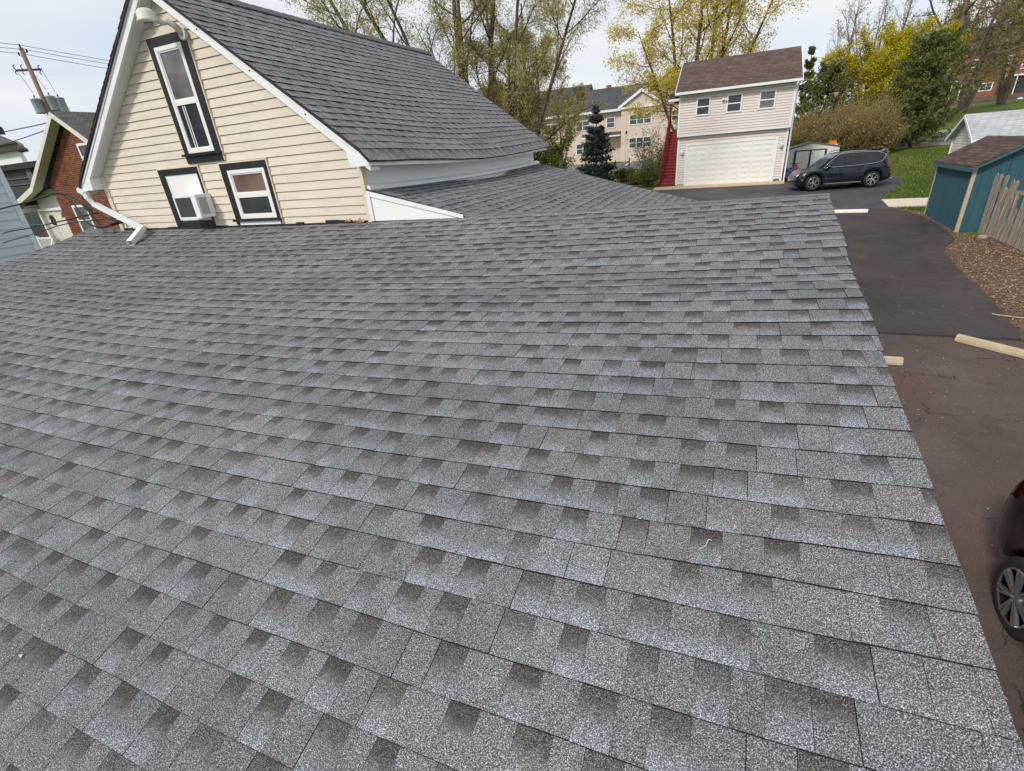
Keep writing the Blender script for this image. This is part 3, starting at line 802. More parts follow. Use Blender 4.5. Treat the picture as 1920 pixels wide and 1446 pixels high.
# gutter outlet and downspout
ds_ = MB()
pts = [(-9.56, 4.96, 4.52), (-9.45, 4.965, 4.47), (-9.44, 4.97, 4.40), (-9.41, 5.0, 4.30), (-8.40, 4.95, 3.925), (-8.29, 4.90, 3.915)]
for a, b in zip(pts[:-1], pts[1:]): ds_.bar(a, Vector(b) + (Vector(b) - Vector(a)).normalized() * 0.015, 0.075, 0.062)
e0 = Vector((-8.29, 4.92, 3.915)); e1 = Vector((-8.10, 4.55, surf(-8.10, 4.55) + 0.05))
dd = (e1 - e0).normalized(); sd = dd.cross(Vector((0, 0, 1))).normalized(); up = sd.cross(dd)
for i, j, wx, wz in ((1, 0, 0.003, 0.075), (-1, 0, 0.003, 0.075), (0, 1, 0.075, 0.003), (0, -1, 0.075, 0.003)):
    ds_.bar(e0 + sd * i * 0.036 + up * j * 0.036, e1 + sd * i * 0.036 + up * j * 0.036, wx, wz)
HP(ds_.build('downspout', MAT['white'], house))['label'] = 'white downspout elbowed across the wall onto the annex roof'
mb = MB(); mb.box(-9.62, -9.50, 4.98, 11.3, 4.46, 4.56); HP(mb.build('gutter', MAT['white'], house))

# ---------------------------------------------------------------- cables
def spline(pts, n=6):
    P_ = [np.array(p, float) for p in pts]; P_ = [2 * P_[0] - P_[1]] + P_ + [2 * P_[-1] - P_[-2]]; o = []
    for i in range(1, len(P_) - 2):
        for t in np.linspace(0, 1, n, endpoint=False):
            a, b, c, d = P_[i - 1], P_[i], P_[i + 1], P_[i + 2]
            o.append(0.5 * (2 * b + (c - a) * t + (2 * a - 5 * b + 4 * c - d) * t * t + (3 * b - a - 3 * c + d) * t ** 3))
    o.append(P_[-2]); return [tuple(p) for p in o]
MAT['cable'] = M('black_cable', (0.014, 0.014, 0.015), 0.6)
def cable(pts, r, label, group='service cables by the cream house'):
    tag(MB().tube(spline(pts), r, 6).build('cable', MAT['cable']), label, 'cable', group)
cable([(-24, 8.2, 3.9), (-16.11, 6.54, 4.27), (-14.15, 6.14, 4.36), (-12.55, 5.83, 4.45), (-11.49, 5.61, 4.5), (-10.57, 5.36, 4.4), (-9.84, 5.1, 4.2), (-9.46, 4.98, 4.0), (-9.30, 4.96, 3.95), (-9.15, 5.02, 3.99), (-9.06, 5.14, 4.03)], 0.016, 'thick black service cable looping down widest to the left wall corner')
cable([(-11.49, 5.61, 4.49), (-11.14, 5.5, 4.45), (-10.56, 5.31, 4.29), (-9.87, 5.01, 4.04), (-9.49, 4.93, 3.96), (-9.33, 4.93, 3.945), (-9.18, 5.0, 3.965), (-9.08, 5.14, 3.99)], 0.013, 'black cable loop hanging inside the widest service loop')
cable([(-24, 8.4, 3.0), (-16.74, 6.55, 3.69), (-14.42, 6.24, 3.85), (-11.98, 5.73, 4.01), (-10.04, 5.22, 4.13), (-9.60, 5.12, 4.15), (-9.38, 5.08, 4.06), (-9.06, 5.14, 4.0)], 0.012, 'thin straight black cable crossing in front of the brick house window')
cable([(-24, 8.6, 2.8), (-16.72, 6.45, 3.47), (-14.4, 6.17, 3.71), (-11.92, 5.73, 3.95), (-9.06, 5.15, 4.06)], 0.009, 'lowest thin black cable left of the cream house corner')
tag(MB().tube(spline([(-10.15, 5.25, 4.27), (-9.95, 5.2, 4.22), (-9.8, 5.1, 4.14)]), 0.026, 8).build('cable_splice', MAT['cable']), 'fat black splice sleeve on the service cable loop', 'cable')

pale = M('pale_fibre', (.55, .50, .42), .9)
tag(MB().tube(spline([(0.03, 1.30, surf(.03, 1.30) + .012), (0.05, 1.315, surf(.05, 1.315) + .014), (0.057, 1.335, surf(.057, 1.335) + .02), (0.068, 1.34, surf(.068, 1.34) + .014)]), .0015, 5).build('fibre', pale), 'tiny pale curled fibre lying on the right part of the annex roof', 'fibre')
tag(MB().prism([(-2.36, .335, surf(-2.36, .335) + .010), (-2.335, .33, surf(-2.335, .33) + .010), (-2.34, .342, surf(-2.34, .342) + .011)], (0, 0, .003)).build('wood_chip', pale), 'tiny pale wood chip on the annex roof at the lower left', 'chip')
# ---------------------------------------------------------------- trees
def _norm(a): return a / np.maximum(np.linalg.norm(a, axis=-1, keepdims=True), 1e-9)
def grow(rng, st, di, ln, rd, Sg, wig, up, taper):
    N = len(st); P_ = np.zeros((N, Sg + 1, 3)); P_[:, 0] = st; d = _norm(di)
    D = np.zeros((N, Sg + 1, 3)); D[:, 0] = d
    for k in range(Sg):
        d = _norm(d + wig * rng.standard_normal((N, 3)) + np.array([0, 0, up]))
        P_[:, k + 1] = P_[:, k] + d * (ln / Sg)[:, None]; D[:, k + 1] = d
    t = np.linspace(0, 1, Sg + 1)[None]
    return P_, D, rd[:, None] * (1 - (1 - taper) * t)
def spawn(rng, P_, D, Rr, ln, n, t0, ang, aj, lr, rr, shade=0.5):
    N, S1, _ = P_.shape; idx = np.repeat(np.arange(N), n)
    t = (t0 + (0.98 - t0) * ((np.tile(np.arange(n), N) + rng.random(N * n)) / n)) * (S1 - 1)
    k = np.minimum(t.astype(int), S1 - 2); fr = (t - k)[:, None]
    st = P_[idx, k] * (1 - fr) + P_[idx, k + 1] * fr; d0 = D[idx, k + 1]
    az = np.tile(np.arange(n), N) * 2.4 + rng.random(N * n) * 1.2 + np.repeat(rng.random(N) * 6.28, n)
    ref = np.where(np.abs(d0[:, 2:3]) > 0.95, np.array([[1., 0, 0]]), np.array([[0, 0, 1.]]))
    s = _norm(np.cross(d0, ref)); q = np.cross(d0, s)
    pr = s * np.cos(az)[:, None] + q * np.sin(az)[:, None]
    a = np.radians(ang + aj * rng.standard_normal(N * n))[:, None]
    di = d0 * np.cos(a) + pr * np.sin(a)
    tt = t / (S1 - 1)
    l = ln[idx] * lr * (1 - shade * tt) * rng.uniform(0.65, 1.25, N * n)
    r = Rr[idx, k] * rr
    return st, di, l, r
def tubes(P_, Rr, sides):
    N, S1, _ = P_.shape
    d = np.gradient(P_, axis=1); d = _norm(d)
    ref = np.array([0.31, 0.17, 0.93]); s = _norm(np.cross(d, ref)); q = np.cross(d, s)
    a = np.linspace(0, 2 * np.pi, sides, endpoint=False)
    V = P_[:, :, None, :] + Rr[:, :, None, None] * (s[:, :, None, :] * np.cos(a)[None, None, :, None] + q[:, :, None, :] * np.sin(a)[None, None, :, None])
    base = (np.arange(N) * S1 * sides)[:, None, None]; kk = np.arange(S1 - 1)[None, :, None] * sides; c = np.arange(sides)[None, None, :]; c2 = (c + 1) % sides
    F = np.stack([base + kk + c, base + kk + c2, base + kk + sides + c2, base + kk + sides + c], -1).reshape(-1, 4)
    return V.reshape(-1, 3), F
def leaves(rng, pos, size, asp=1.7, droop=0.0, jit=0.15):
    N = len(pos); pos = pos + rng.standard_normal((N, 3)) * jit
    a = _norm(rng.standard_normal((N, 3)) + np.array([0, 0, -droop])); b = _norm(np.cross(a, rng.standard_normal((N, 3))))
    s = size * rng.uniform(0.6, 1.35, N)[:, None]
    V = np.stack([pos - a * s * asp * 0.5, pos + b * s * 0.42, pos + a * s * asp * 0.5, pos - b * s * 0.42], 1).reshape(-1, 3)
    return V, np.arange(4 * N).reshape(N, 4)
def join(parts):
    V = []; F = []; mi = []; o = 0
    for v, f, m in parts:
        V.append(v); F.append(f + o); mi.append(np.full(len(f), m)); o += len(v)
    return np.concatenate(V), np.concatenate(F), np.concatenate(mi)
def tree(name, label, x, y, seed, stems, levels, leafcfg, bark, leafm, twigm=None, group=None, cat='tree', sink=0.15):
    """stems: (dx,dy,dz dir, length, radius); levels: dict(n,t0,ang,aj,lr,rr,seg,wig,up,sides); leafcfg: (per_twig, size, asp, droop, jit)"""
    rng = np.random.default_rng(seed); z0 = G(x, y) - sink
    root = thing(name, label, cat, (x, y, z0), group=group)
    st = np.array([[s[5] if len(s) > 5 else 0, s[6] if len(s) > 6 else 0, 0] for s in stems], float)
    di = np.array([s[:3] for s in stems], float); ln = np.array([s[3] for s in stems], float); rd = np.array([s[4] for s in stems], float)
    wood = []; fine = []
    P_, D, Rr = grow(rng, st, di, ln, rd, 10, levels[0].get('wig', 0.05), levels[0].get('up', 0.03), levels[0].get('taper', 0.25))
    wood.append((*tubes(P_, Rr, 8), 0)); last = P_
    for i, L in enumerate(levels[1:]):
        st, di, ln2, rd2 = spawn(rng, P_, D, Rr, ln, L['n'], L['t0'], L['ang'], L['aj'], L['lr'], L['rr'], L.get('shade', 0.5))
        P_, D, Rr = grow(rng, st, di, ln2, np.maximum(rd2, L.get('rmin', 0.004)), L['seg'], L['wig'], L['up'], L.get('taper', 0.35))
        ln = ln2; last = P_
        (wood if L['sides'] > 3 else fine).append((*tubes(P_, Rr, L['sides']), 0))
    V, F, mi = join(wood); np_obj('trunk', V, F, [bark], root, smooth=True)
    parts = [(v, f, 0) for v, f, m in fine]
    if leafcfg and leafcfg[0] > 0:
        n, size, asp, droop, jit = leafcfg
        if n >= 1:
            idx = np.repeat(np.arange(len(last)), int(n))
        else:
            idx = np.nonzero(rng.random(len(last)) < n)[0]
        t = rng.uniform(0.15, 1.0, len(idx)) * (last.shape[1] - 1); k = np.minimum(t.astype(int), last.shape[1] - 2); fr = (t - k)[:, None]
        pos = last[idx, k] * (1 - fr) + last[idx, k + 1] * fr
        parts.append((*leaves(rng, pos, size, asp, droop, jit), 1))
    if parts:
        V, F, mi = join(parts); np_obj('crown', V, F, [twigm or MAT['twig'], leafm], root, mi)
    return root
def LV(n, t0, ang, lr, rr, seg, wig, up, sides, aj=10, rmin=0.004, shade=0.5, taper=0.35):
    return dict(n=n, t0=t0, ang=ang, aj=aj, lr=lr, rr=rr, seg=seg, wig=wig, up=up, sides=sides, rmin=rmin, shade=shade, taper=taper)
LM = {
    'willow': leaf_mat('young_willow_leaf', (0.34, 0.31, 0.09), (0.60, 0.55, 0.20), .5),
    'yellow': leaf_mat('yellow_spring_leaf', (0.50, 0.40, 0.07), (0.80, 0.67, 0.17), .5),
    'bright': leaf_mat('bright_yellow_leaf', (0.36, 0.30, 0.012), (0.62, 0.54, 0.035), .4),
    'green': leaf_mat('fresh_green_leaf', (0.07, 0.11, 0.014), (0.19, 0.24, 0.035), .35),
    'pine': leaf_mat('pine_needles', (0.085, 0.108, 0.030), (0.195, 0.215, 0.072), 0.25),
    'spruce': leaf_mat('blue_spruce_needles', (0.026, 0.045, 0.042), (0.085, 0.115, 0.105), 0.05),
    'tan': leaf_mat('tan_bud_leaf', (0.22, 0.17, 0.055), (0.40, 0.33, 0.12), .35),
    'olive': leaf_mat('olive_bud_leaf', (0.20, 0.16, 0.04), (0.38, 0.31, 0.08), .4),
}
rh = np.array([0.924, 0.383, 0]); fh = np.array([-0.383, 0.924, 0])
def stem(lat, dep, up, ln, rd, ox=0.0, oy=0.0):
    d = rh * lat + fh * dep + np.array([0, 0, up]); return (d[0], d[1], d[2], ln, rd, ox, oy)
# big multi-stemmed tree right behind the house
tree('tree', 'big tree with many dark leaning trunks behind the cream house ridge', -12.2, 25.5, 5,
     [stem(-0.62, 0, 1, 15, .20, -.4, -.2), stem(-0.40, .1, 1, 16, .20, -.2, 0), stem(-0.33, -.1, 1, 16, .13, -.1, .3), stem(-0.22, .15, 1, 17, .20, 0, .1), stem(-0.05, -.1, 1, 17, .15, .2, .1), stem(0.14, .1, 1, 17, .2, .4, .2), stem(0.30, 0, 1, 15, .15, .6, .3), stem(0.46, -.15, 1, 13, .14, .8, .4)],
     [dict(wig=0.055, up=0.04, taper=0.22), LV(10, .22, 42, .34, .45, 6, .12, .03, 5, 12), LV(8, .2, 40, .45, .45, 5, .18, .0, 4, 14), LV(20, .12, 42, .55, .5, 4, .22, -.09, 3, 16, .0055)],
     (5, .045, 2.2, .5, .16), MAT['bark_dark'], LM['willow'], MAT['twig'])
tree('tree', 'drooping willow with yellow green young leaves right of the leaning trunks', -11.6, 29.5, 8,
     [stem(-.12, 0, 1, 10.5, .25), stem(.10, .1, 1, 10.5, .22, .3, .1), stem(.30, 0, 1, 8.5, .18, .5, .2), stem(-.25, 0, 1, 9, .18, -.3, .1)],
     [dict(wig=0.05, up=0.02, taper=0.2), LV(9, .2, 55, .36, .42, 6, .13, .02, 5, 14), LV(9, .2, 45, .55, .45, 5, .18, -.05, 4, 16), LV(22, .08, 40, .6, .5, 5, .18, -.22, 3, 16, .0055)],
     (7, .045, 2.3, .8, .14), MAT['bark'], LM['willow'], MAT['twig'])
tree('tree', 'slim bare young tree in front of the dark apartment roof', -16.2, 52.5, 12,
     [stem(.03, 0, 1, 9.5, .13), stem(.18, 0, 1, 8, .1)], [dict(wig=.03, up=.03, taper=.2), LV(12, .3, 38, .32, .5, 5, .1, .06, 5), LV(9, .15, 38, .5, .5, 4, .15, .05, 4), LV(11, .1, 36, .5, .5, 3, .18, .02, 3, 14, .008)],
     (3, .08, 1.6, .2, .1), MAT['bark'], LM['olive'])
tree('shrub', 'tall dense green shrub behind the far corner of the house roof', -9.9, 28.3, 15,
     [stem(a, b, 1, 4.0, .07, a, b * .6) for a, b in ((-.45, 0), (-.25, .2), (-.1, -.2), (.05, .1), (.16, 0), (.22, .2), (-.15, .1))],
     [dict(wig=.06, up=.02, taper=.2), LV(12, .1, 45, .34, .45, 5, .15, .04, 4), LV(10, .1, 45, .5, .5, 4, .2, .0, 3, 14, .005)],
     (9, .08, 1.5, .2, .14), MAT['bark'], LM['green'], cat='shrub')
tree('tree', 'tall tree with golden young leaves rising behind the pink garage', -3.4, 50.5, 19,
     [stem(-.22, 0, 1, 17, .2), stem(-.05, .05, 1, 19, .26, .2, 0), stem(.08, -.05, 1, 19, .24, .3, .1), stem(.22, .1, 1, 18, .22, .5, .2), stem(.38, 0, 1, 16, .2, .7, .3), stem(-.42, 0, 1, 12, .16, -.2, 0)],
     [dict(wig=.035, up=.03, taper=.2), LV(10, .24, 45, .34, .4, 6, .12, .02, 5, 14), LV(9, .15, 42, .48, .45, 5, .18, -.02, 4), LV(9, .15, 42, .5, .5, 3, .2, -.04, 3, 16, .008)],
     (12, .10, 1.5, .2, .26), MAT['bark_dark'], LM['yellow'], MAT['bark_dark'])
# spruce
def conifer(name, label, x, y, h, rad, seed, leafm, whorls, per, drop, nsz, cat='tree', group=None, rnd=0.0, asp=2.2):
    rng = np.random.default_rng(seed); z0 = G(x, y) - 0.1
    root = thing(name, label, cat, (x, y, z0), group=group)
    np_obj('trunk', *tubes(np.array([[[0, 0, 0], [0, 0, h * .5], [0.03, 0, h]]]), np.array([[h * .02, h * .012, .01]]), 8), [MAT['bark_dark']], root)
    st = []; di = []; ln = []
    for i in range(whorls):
        t = (i + rng.random()) / whorls; zz = h * (0.05 + 0.94 * t); R_ = rad * ((1 - rnd) * (1 - t) ** 0.85 + rnd * math.sqrt(max(0, 1 - (1.9 * t - .75) ** 2 * .78))) * (1 + rnd * rng.uniform(-.35, .2)) + 0.08
        n = max(4, int(per * (1 - 0.5 * t)))
        for k in range(n):
            a = 6.283 * (k + rng.random() * .7) / n; st.append((0, 0, zz)); di.append((math.cos(a), math.sin(a), drop + 0.5 * t)); ln.append(R_ * rng.uniform(.72, 1.12))
    ln = np.array(ln)
    P_, D, Rr = grow(rng, np.array(st), np.array(di), ln, np.full(len(st), .018), 5, .06, .04, .3)
    s2, d2, l2, r2 = spawn(rng, P_, D, Rr, ln, 9, .12, 48, 10, .38, .5, .6)
    P2, D2, R2 = grow(rng, s2, d2, l2, np.full(len(s2), .006), 3, .08, -.03, .4)
    parts = [(*tubes(P_, Rr, 4), 0)]
    for PP, n in ((P_, 20 if rnd else 14), (P2, 12 if rnd else 7)):
        idx = np.repeat(np.arange(len(PP)), n); t = rng.uniform(.1, 1, len(idx)) * (PP.shape[1] - 1); k = np.minimum(t.astype(int), PP.shape[1] - 2); fr = (t - k)[:, None]
        parts.append((*leaves(rng, PP[idx, k] * (1 - fr) + PP[idx, k + 1] * fr, nsz, asp, .1, nsz * (.35 + rnd * .5)), 1))
    V, F, mi = join(parts); np_obj('crown', V, F, [MAT['bark_dark'], leafm], root, mi)
    return root
conifer('spruce_tree', 'blue green spruce standing before the cream apartment building', -9.4, 39.2, 5.55, 1.75, 23, LM['spruce'], 15, 13, -.16, .085, asp=3.2)
conifer('pine_tree', 'rounded dark green pine on the lawn edge behind the parked car', 12.2, 48.3, 7.0, 3.1, 29, LM['pine'], 15, 13, .25, .095, rnd=.85, asp=2.6)
conifer('pine_tree', 'dark green evergreen close to the right wall of the garage', 7.0, 54.5, 6.8, 2.9, 31, LM['pine'], 14, 12, .25, .10, rnd=.8, asp=2.6)
conifer('pine_tree', 'thin ragged evergreen top beside the garage roof corner', 5.7, 58.5, 9.2, 1.5, 33, LM['pine'], 15, 6, .3, .10, rnd=.2, asp=2.6)
tree('tree', 'dome shaped tree with bright yellow leaves behind the lamp post', 13.9, 64.5, 41,
     [stem(a, b, 1, 8.6, .16, a, b) for a, b in ((-.5, 0), (-.22, .2), (0, -.1), (.25, .1), (.45, 0), (.05, .3), (-.75, 0))],
     [dict(wig=.05, up=.03, taper=.2), LV(12, .15, 48, .36, .4, 5, .14, .03, 4), LV(9, .1, 46, .5, .5, 4, .2, -.02, 4), LV(8, .1, 45, .5, .5, 3, .2, -.03, 3, 14, .008)],
     (8, .12, 1.4, .2, .2), MAT['bark_dark'], LM['bright'], MAT['bark_dark'])
tree('bare_tree', 'bare narrow tree left of the yellow dome tree', 11.6, 80, 43, [stem(.0, 0, 1, 14.5, .2), stem(-.12, 0, 1, 12, .14), stem(.14, 0, 1, 12, .14)],
     [dict(wig=.03, up=.03, taper=.12), LV(14, .25, 36, .26, .5, 5, .1, .08, 5), LV(9, .1, 36, .5, .5, 4, .14, .06, 4), LV(6, .1, 34, .5, .55, 3, .16, .03, 3, 12, .010)],
     (.25, .12, 1.5, 0, .1), MAT['bark'], LM['olive'], MAT['twig'])
tree('bare_tree', 'bare fan shaped tree top behind the yellow dome tree', 16.2, 88, 47, [stem(a, 0, 1, 14.5, .16, a * 1.5, 0) for a in (-.34, -.2, -.08, .05, .18, .32)],
     [dict(wig=.03, up=.03, taper=.12), LV(12, .3, 30, .28, .5, 5, .08, .08, 5), LV(8, .1, 30, .5, .5, 4, .12, .05, 4), LV(6, .1, 30, .5, .55, 3, .14, .03, 3, 12, .010)],
     (.2, .12, 1.5, 0, .1), MAT['bark'], LM['olive'], MAT['twig'])
oak = [dict(wig=.04, up=.02, taper=.18), LV(11, .22, 58, .42, .45, 7, .12, .01, 5, 14), LV(9, .2, 48, .48, .45, 5, .18, .0, 4, 14), LV(8, .12, 45, .5, .5, 4, .2, -.03, 4, 16, .010), LV(6, .1, 42, .5, .55, 3, .2, -.02, 3, 16, .009)]
tree('oak_tree', 'nearest tall bare oak on the grass hill with a long leaning trunk', 19.3, 70.5, 51, [stem(.10, 0, 1, 21, .42), stem(.42, .1, 1, 15, .26, .3, 0)], oak, (1, .11, 1.5, .1, .2), MAT['bark'], LM['olive'], MAT['twig'])
tree('oak_tree', 'second budding oak on the hill in front of the red brick building', 26.5, 88, 53, [stem(.14, 0, 1, 19, .42), stem(.38, 0, 1, 14, .28, .4, 0)], oak, (1, .13, 1.5, .1, .25), MAT['bark'], LM['olive'], MAT['twig'])
tree('oak_tree', 'spreading budding oak at the far right before the brick windows', 34.5, 99, 57, [stem(.02, 0, 1, 19, .4), stem(-.3, 0, 1, 15, .3, -.3, 0)], oak, (1, .13, 1.5, .1, .25), MAT['bark'], LM['olive'], MAT['twig'])
tree('oak_tree', 'dense olive tinted tree between the yellow dome and the brick building', 22.5, 82, 59, [stem(.2, 0, 1, 12, .25), stem(-.1, 0, 1, 12, .25, -.3, 0)], oak[:4], (4, .13, 1.5, .1, .25), MAT['bark'], LM['olive'], MAT['twig'])
# big tan bush
rng = np.random.default_rng(61)
bx, by = 7.7, 46.6; root = thing('bush', 'huge rounded tan budding bush behind the metal shed and car', 'bush', (bx, by, G(bx, by) - .1))
N = 2600; a = rng.random(N) * 6.283; rr_ = np.sqrt(rng.random(N)); st = np.stack([np.cos(a) * rr_ * 2.6, np.sin(a) * rr_ * 1.7, np.zeros(N)], 1)
di = np.stack([np.cos(a) * rr_ * .62, np.sin(a) * rr_ * .5, np.ones(N)], 1); lnb = 3.35 * np.sqrt(1 - .62 * rr_ ** 2) * rng.uniform(.6, 1.15, N) * (1 + .16 * np.sin(3 * a + 2.2 * rr_ * 3))
P_, D, Rr = grow(rng, st, di, lnb, np.full(N, .013), 5, .06, .01, .4)
s2, d2, l2, r2 = spawn(rng, P_, D, Rr, lnb, 7, .35, 28, 10, .26, .5, .3)
P2, D2, R2 = grow(rng, s2, d2, l2, np.full(len(s2), .007), 3, .08, .02, .5)
np_obj('stem', *tubes(P_, Rr, 3), [MAT['twig_tan']], root)
idx = np.repeat(np.arange(len(P2)), 2); lv = leaves(rng, P2[idx, rng.integers(1, 4, len(idx))], .075, 1.6, 0, .05)
V, F, mi = join([(*tubes(P2, R2, 3), 0), (*lv, 1)]); np_obj('crown', V, F, [MAT['twig_tan'], LM['tan']], root, mi)
# low shrubs by the apartment lawn
def small_shrub(label, x, y, h, r_, seed, lm, flowers=0, group=None):
    rng = np.random.default_rng(seed); root = thing('shrub', label, 'shrub', (x, y, G(x, y) - .05), group=group)
    N = 60; a = rng.random(N) * 6.283; q = np.sqrt(rng.random(N)); st = np.stack([np.cos(a) * q * r_ * .4, np.sin(a) * q * r_ * .4, np.zeros(N)], 1)
    di = np.stack([np.cos(a) * q * r_, np.sin(a) * q * r_, np.full(N, h)], 1); ln = np.linalg.norm(di, axis=1) * rng.uniform(.6, 1.05, N)
    P_, D, Rr = grow(rng, st, di, ln, np.full(N, .012), 5, .12, 0, .4)
    s2, d2, l2, r2 = spawn(rng, P_, D, Rr, ln, 7, .25, 42, 12, .35, .5, .3); P2, D2, R2 = grow(rng, s2, d2, l2, np.full(len(s2), .006), 3, .1, 0, .5)
    np_obj('stem', *tubes(P_, Rr, 4), [MAT['bark']], root)
    idx = np.repeat(np.arange(len(P2)), 6); lv = leaves(rng, P2[idx, rng.integers(1, 4, len(idx))], .07, 1.5, 0, .07)
    ps = [(*tubes(P2, R2, 3), 0), (*lv, 1)]
    if flowers: ps.append((*leaves(rng, P2[rng.integers(0, len(P2), flowers), 3], .10, 1.0, 0, .05), 2))
    V, F, mi = join(ps); np_obj('crown', V, F, [MAT['bark'], lm, M('white_petals', (.75, .72, .70), .8)], root, mi)
small_shrub('leafy green shrub at the foot of the red stairs', -5.1, 36.6, 1.5, .85, 71, LM['green'])
small_shrub('white flowering shrub beside the black fence panel', -7.7, 41.6, 1.0, .6, 72, LM['green'], 45)
small_shrub('tall shrub with white blossom up the far side of the red stairs', -5.6, 41.5, 3.4, 1.3, 73, LM['green'], 160)
small_shrub('white blossoming shrub between green shrub and spruce', -13.0, 36.0, 1.6, 1.1, 74, LM['green'], 120)
small_shrub('low bare brown shrub between white shrub and red stairs', -6.3, 38.8, .7, .6, 75, LM['tan'])

# ---------------------------------------------------------------- clapboard wall helper (facing -y)
def clap(mb, x0, x1, y, z0, z1, ex, out=0.024, mi=0, gap=.016):
    z = z0
    while z < z1 - 0.01:
        zt = min(z + ex, z1) - gap
        mb.add([(x0, y - out, z), (x1, y - out, z), (x1, y - 0.006, zt), (x0, y - 0.006, zt), (x0, y, z), (x1, y, z)], [(0, 1, 2, 3), (4, 5, 1, 0)], mi)
        z += ex
def simple_window(parent, x0, x1, z0, z1, y, fm, gm, fw=0.08, cols=1, rail=True, label=None):
    f = MB(); yf = y - 0.05
    f.box(x0 - fw, x0, yf, y, z0 - fw, z1 + fw).box(x1, x1 + fw, yf, y, z0 - fw, z1 + fw).box(x0, x1, yf + .001, y, z1, z1 + fw).box(x0, x1, yf + .001, y, z0 - fw, z0)
    for c in range(1, cols):
        xc = x0 + (x1 - x0) * c / cols; f.box(xc - fw * .5, xc + fw * .5, yf + .002, y, z0, z1)
    if rail: zm = (z0 + z1) / 2; f.box(x0, x1, yf + .008, y, zm - .03, zm + .03)
    o = f.build('window', fm, parent)
    p = MB(); p.box(x0 - .01, x1 + .01, y - .022, y - .012, z0 - .01, z1 + .01); p.build('pane', gm, o)
    if label: o['label'] = label
    return o
def at(parent):      # child of an unrotated Empty, built in world coordinates
    def f(o):
        o.matrix_parent_inverse = Matrix.Translation(-parent.location); return o
    return f

# ---------------------------------------------------------------- pink garage
gar = thing('garage', 'pinkish two storey garage with white double door and brown roof', 'garage', (-0.15, 38.7, 1.6)); A = at(gar)
mb = MB(); clap(mb, -3.28, 2.94, 35.2, 4.58, 6.80, 0.14); mb.box(-3.28, 2.94, 35.201, 42.2, 4.58, 6.82, 1); gap_shade = M('pink_gap_shade', (.26, .19, .17), .9); A(mb.build('upper_wall', [MAT['pink'], gap_shade], gar))  # dark backing colour paints in the shade between the clapboards
mb = MB(); clap(mb, -3.22, -2.60, 35.42, 1.80, 4.57, 0.14); clap(mb, 2.32, 2.88, 35.42, 1.80, 4.57, 0.14); clap(mb, -2.60, 2.32, 35.42, 4.08, 4.57, 0.14)
mb.box(-3.22, 2.88, 35.43, 42.1, 1.0, 4.579, 1); A(mb.build('lower_wall', [MAT['pink'], gap_shade], gar))
mb = MB(); mb.box(-3.30, -3.20, 35.17, 35.25, 4.56, 6.82).box(2.86, 2.96, 35.17, 35.25, 4.56, 6.82).box(-3.25, -3.15, 35.39, 35.47, 1.75, 4.57).box(2.81, 2.91, 35.39, 35.47, 1.6, 4.57).box(-3.30, 2.96, 35.175, 35.42, 4.54, 4.59)
A(mb.build('corner_trim', MAT['white'], gar))
gb_ = M('grey_block', (.34, .34, .32), .9, .15, 6)
for xa, xb in ((-3.24, -2.62), (2.34, 2.90)): A(MB().box(xa, xb, 35.40, 35.6, 1.35, 1.80).build('block_base', gb_, gar))
mb = MB(); mb.box(-2.60, 2.32, 35.40, 35.43, 1.58, 4.0)
for r in range(4):
    for c in range(8):
        xa = -2.60 + 4.92 / 8 * c + .05; za = 1.60 + .595 * r + .07
        [mb.box(xa, xa + 4.92 / 8 - .10, 35.39, 35.40, zq, zq + .19).box(xa + .05, xa + 4.92 / 8 - .15, 35.38, 35.39, zq + .05, zq + .14) for zq in (za - .03, za + .27)]
    mb.box(-2.60, 2.32, 35.392, 35.40, 1.58 + .595 * r + .585, 1.58 + .595 * r + .60)
A(mb.build('garage_door', M('white_garage_door', (.78, .77, .74), .5, .03, 2, dirt=((.62, .57, .48), 1.5, .2, .55)), gar))['label'] = 'wide white panelled double garage door'
mb = MB(); mb.box(-2.72, -2.60, 35.37, 35.44, 1.58, 4.10).box(2.32, 2.44, 35.37, 35.44, 1.58, 4.10).box(-2.60, 2.32, 35.372, 35.44, 4.0, 4.10); A(mb.build('door_frame', MAT['white'], gar))
for (a, b), g_, lb in (((-2.22, -1.57), MAT['glass'], None), ((-.53, .16), MAT['glass'], None), ((1.19, 1.91), MAT['glass_grey'], None)):
    o = A(simple_window(gar, a, b, 5.68, 6.48, 35.19, MAT['white'], g_, .075))
sl_ = math.atan2(1.85, 3.8)
mb = MB()
for s in (1, -1):
    ya = 38.7 - s * 3.85; yb = 38.7
    mb.prism([(-3.5, ya, 6.95), (3.16, ya, 6.95), (3.16, yb, 8.86), (-3.5, yb, 8.86)], (0, 0, -0.10))
A(mb.build('roof', MAT['roof_brown'], gar))
for xa in (-3.3, 2.9): A(MB().prism([(xa, 35.2, 6.8), (xa, 42.2, 6.8), (xa, 38.7, 8.7)], (.04, 0, 0)).build('gable_end', MAT['pink'], gar))
mb = MB(); mb.box(-3.52, 3.18, 34.74, 34.86, 6.80, 6.93).box(-3.5, 3.16, 34.86, 35.19, 6.81, 6.84)
mb.prism([(3.165, 34.85, 6.83), (3.165, 38.7, 8.74), (3.165, 38.7, 8.88), (3.165, 34.85, 6.97)], (.03, 0, 0)).prism([(-3.505, 34.85, 6.83), (-3.505, 38.7, 8.74), (-3.505, 38.7, 8.88), (-3.505, 34.85, 6.97)], (-.03, 0, 0))
A(mb.build('gutter', MAT['white'], gar))
mb = MB(); mb.tube([(3.05, 34.82, 6.82), (3.0, 35.1, 6.6), (3.0, 35.12, 1.75), (3.04, 34.95, 1.62)], .045, 8); A(mb.build('downspout', MAT['white'], gar))
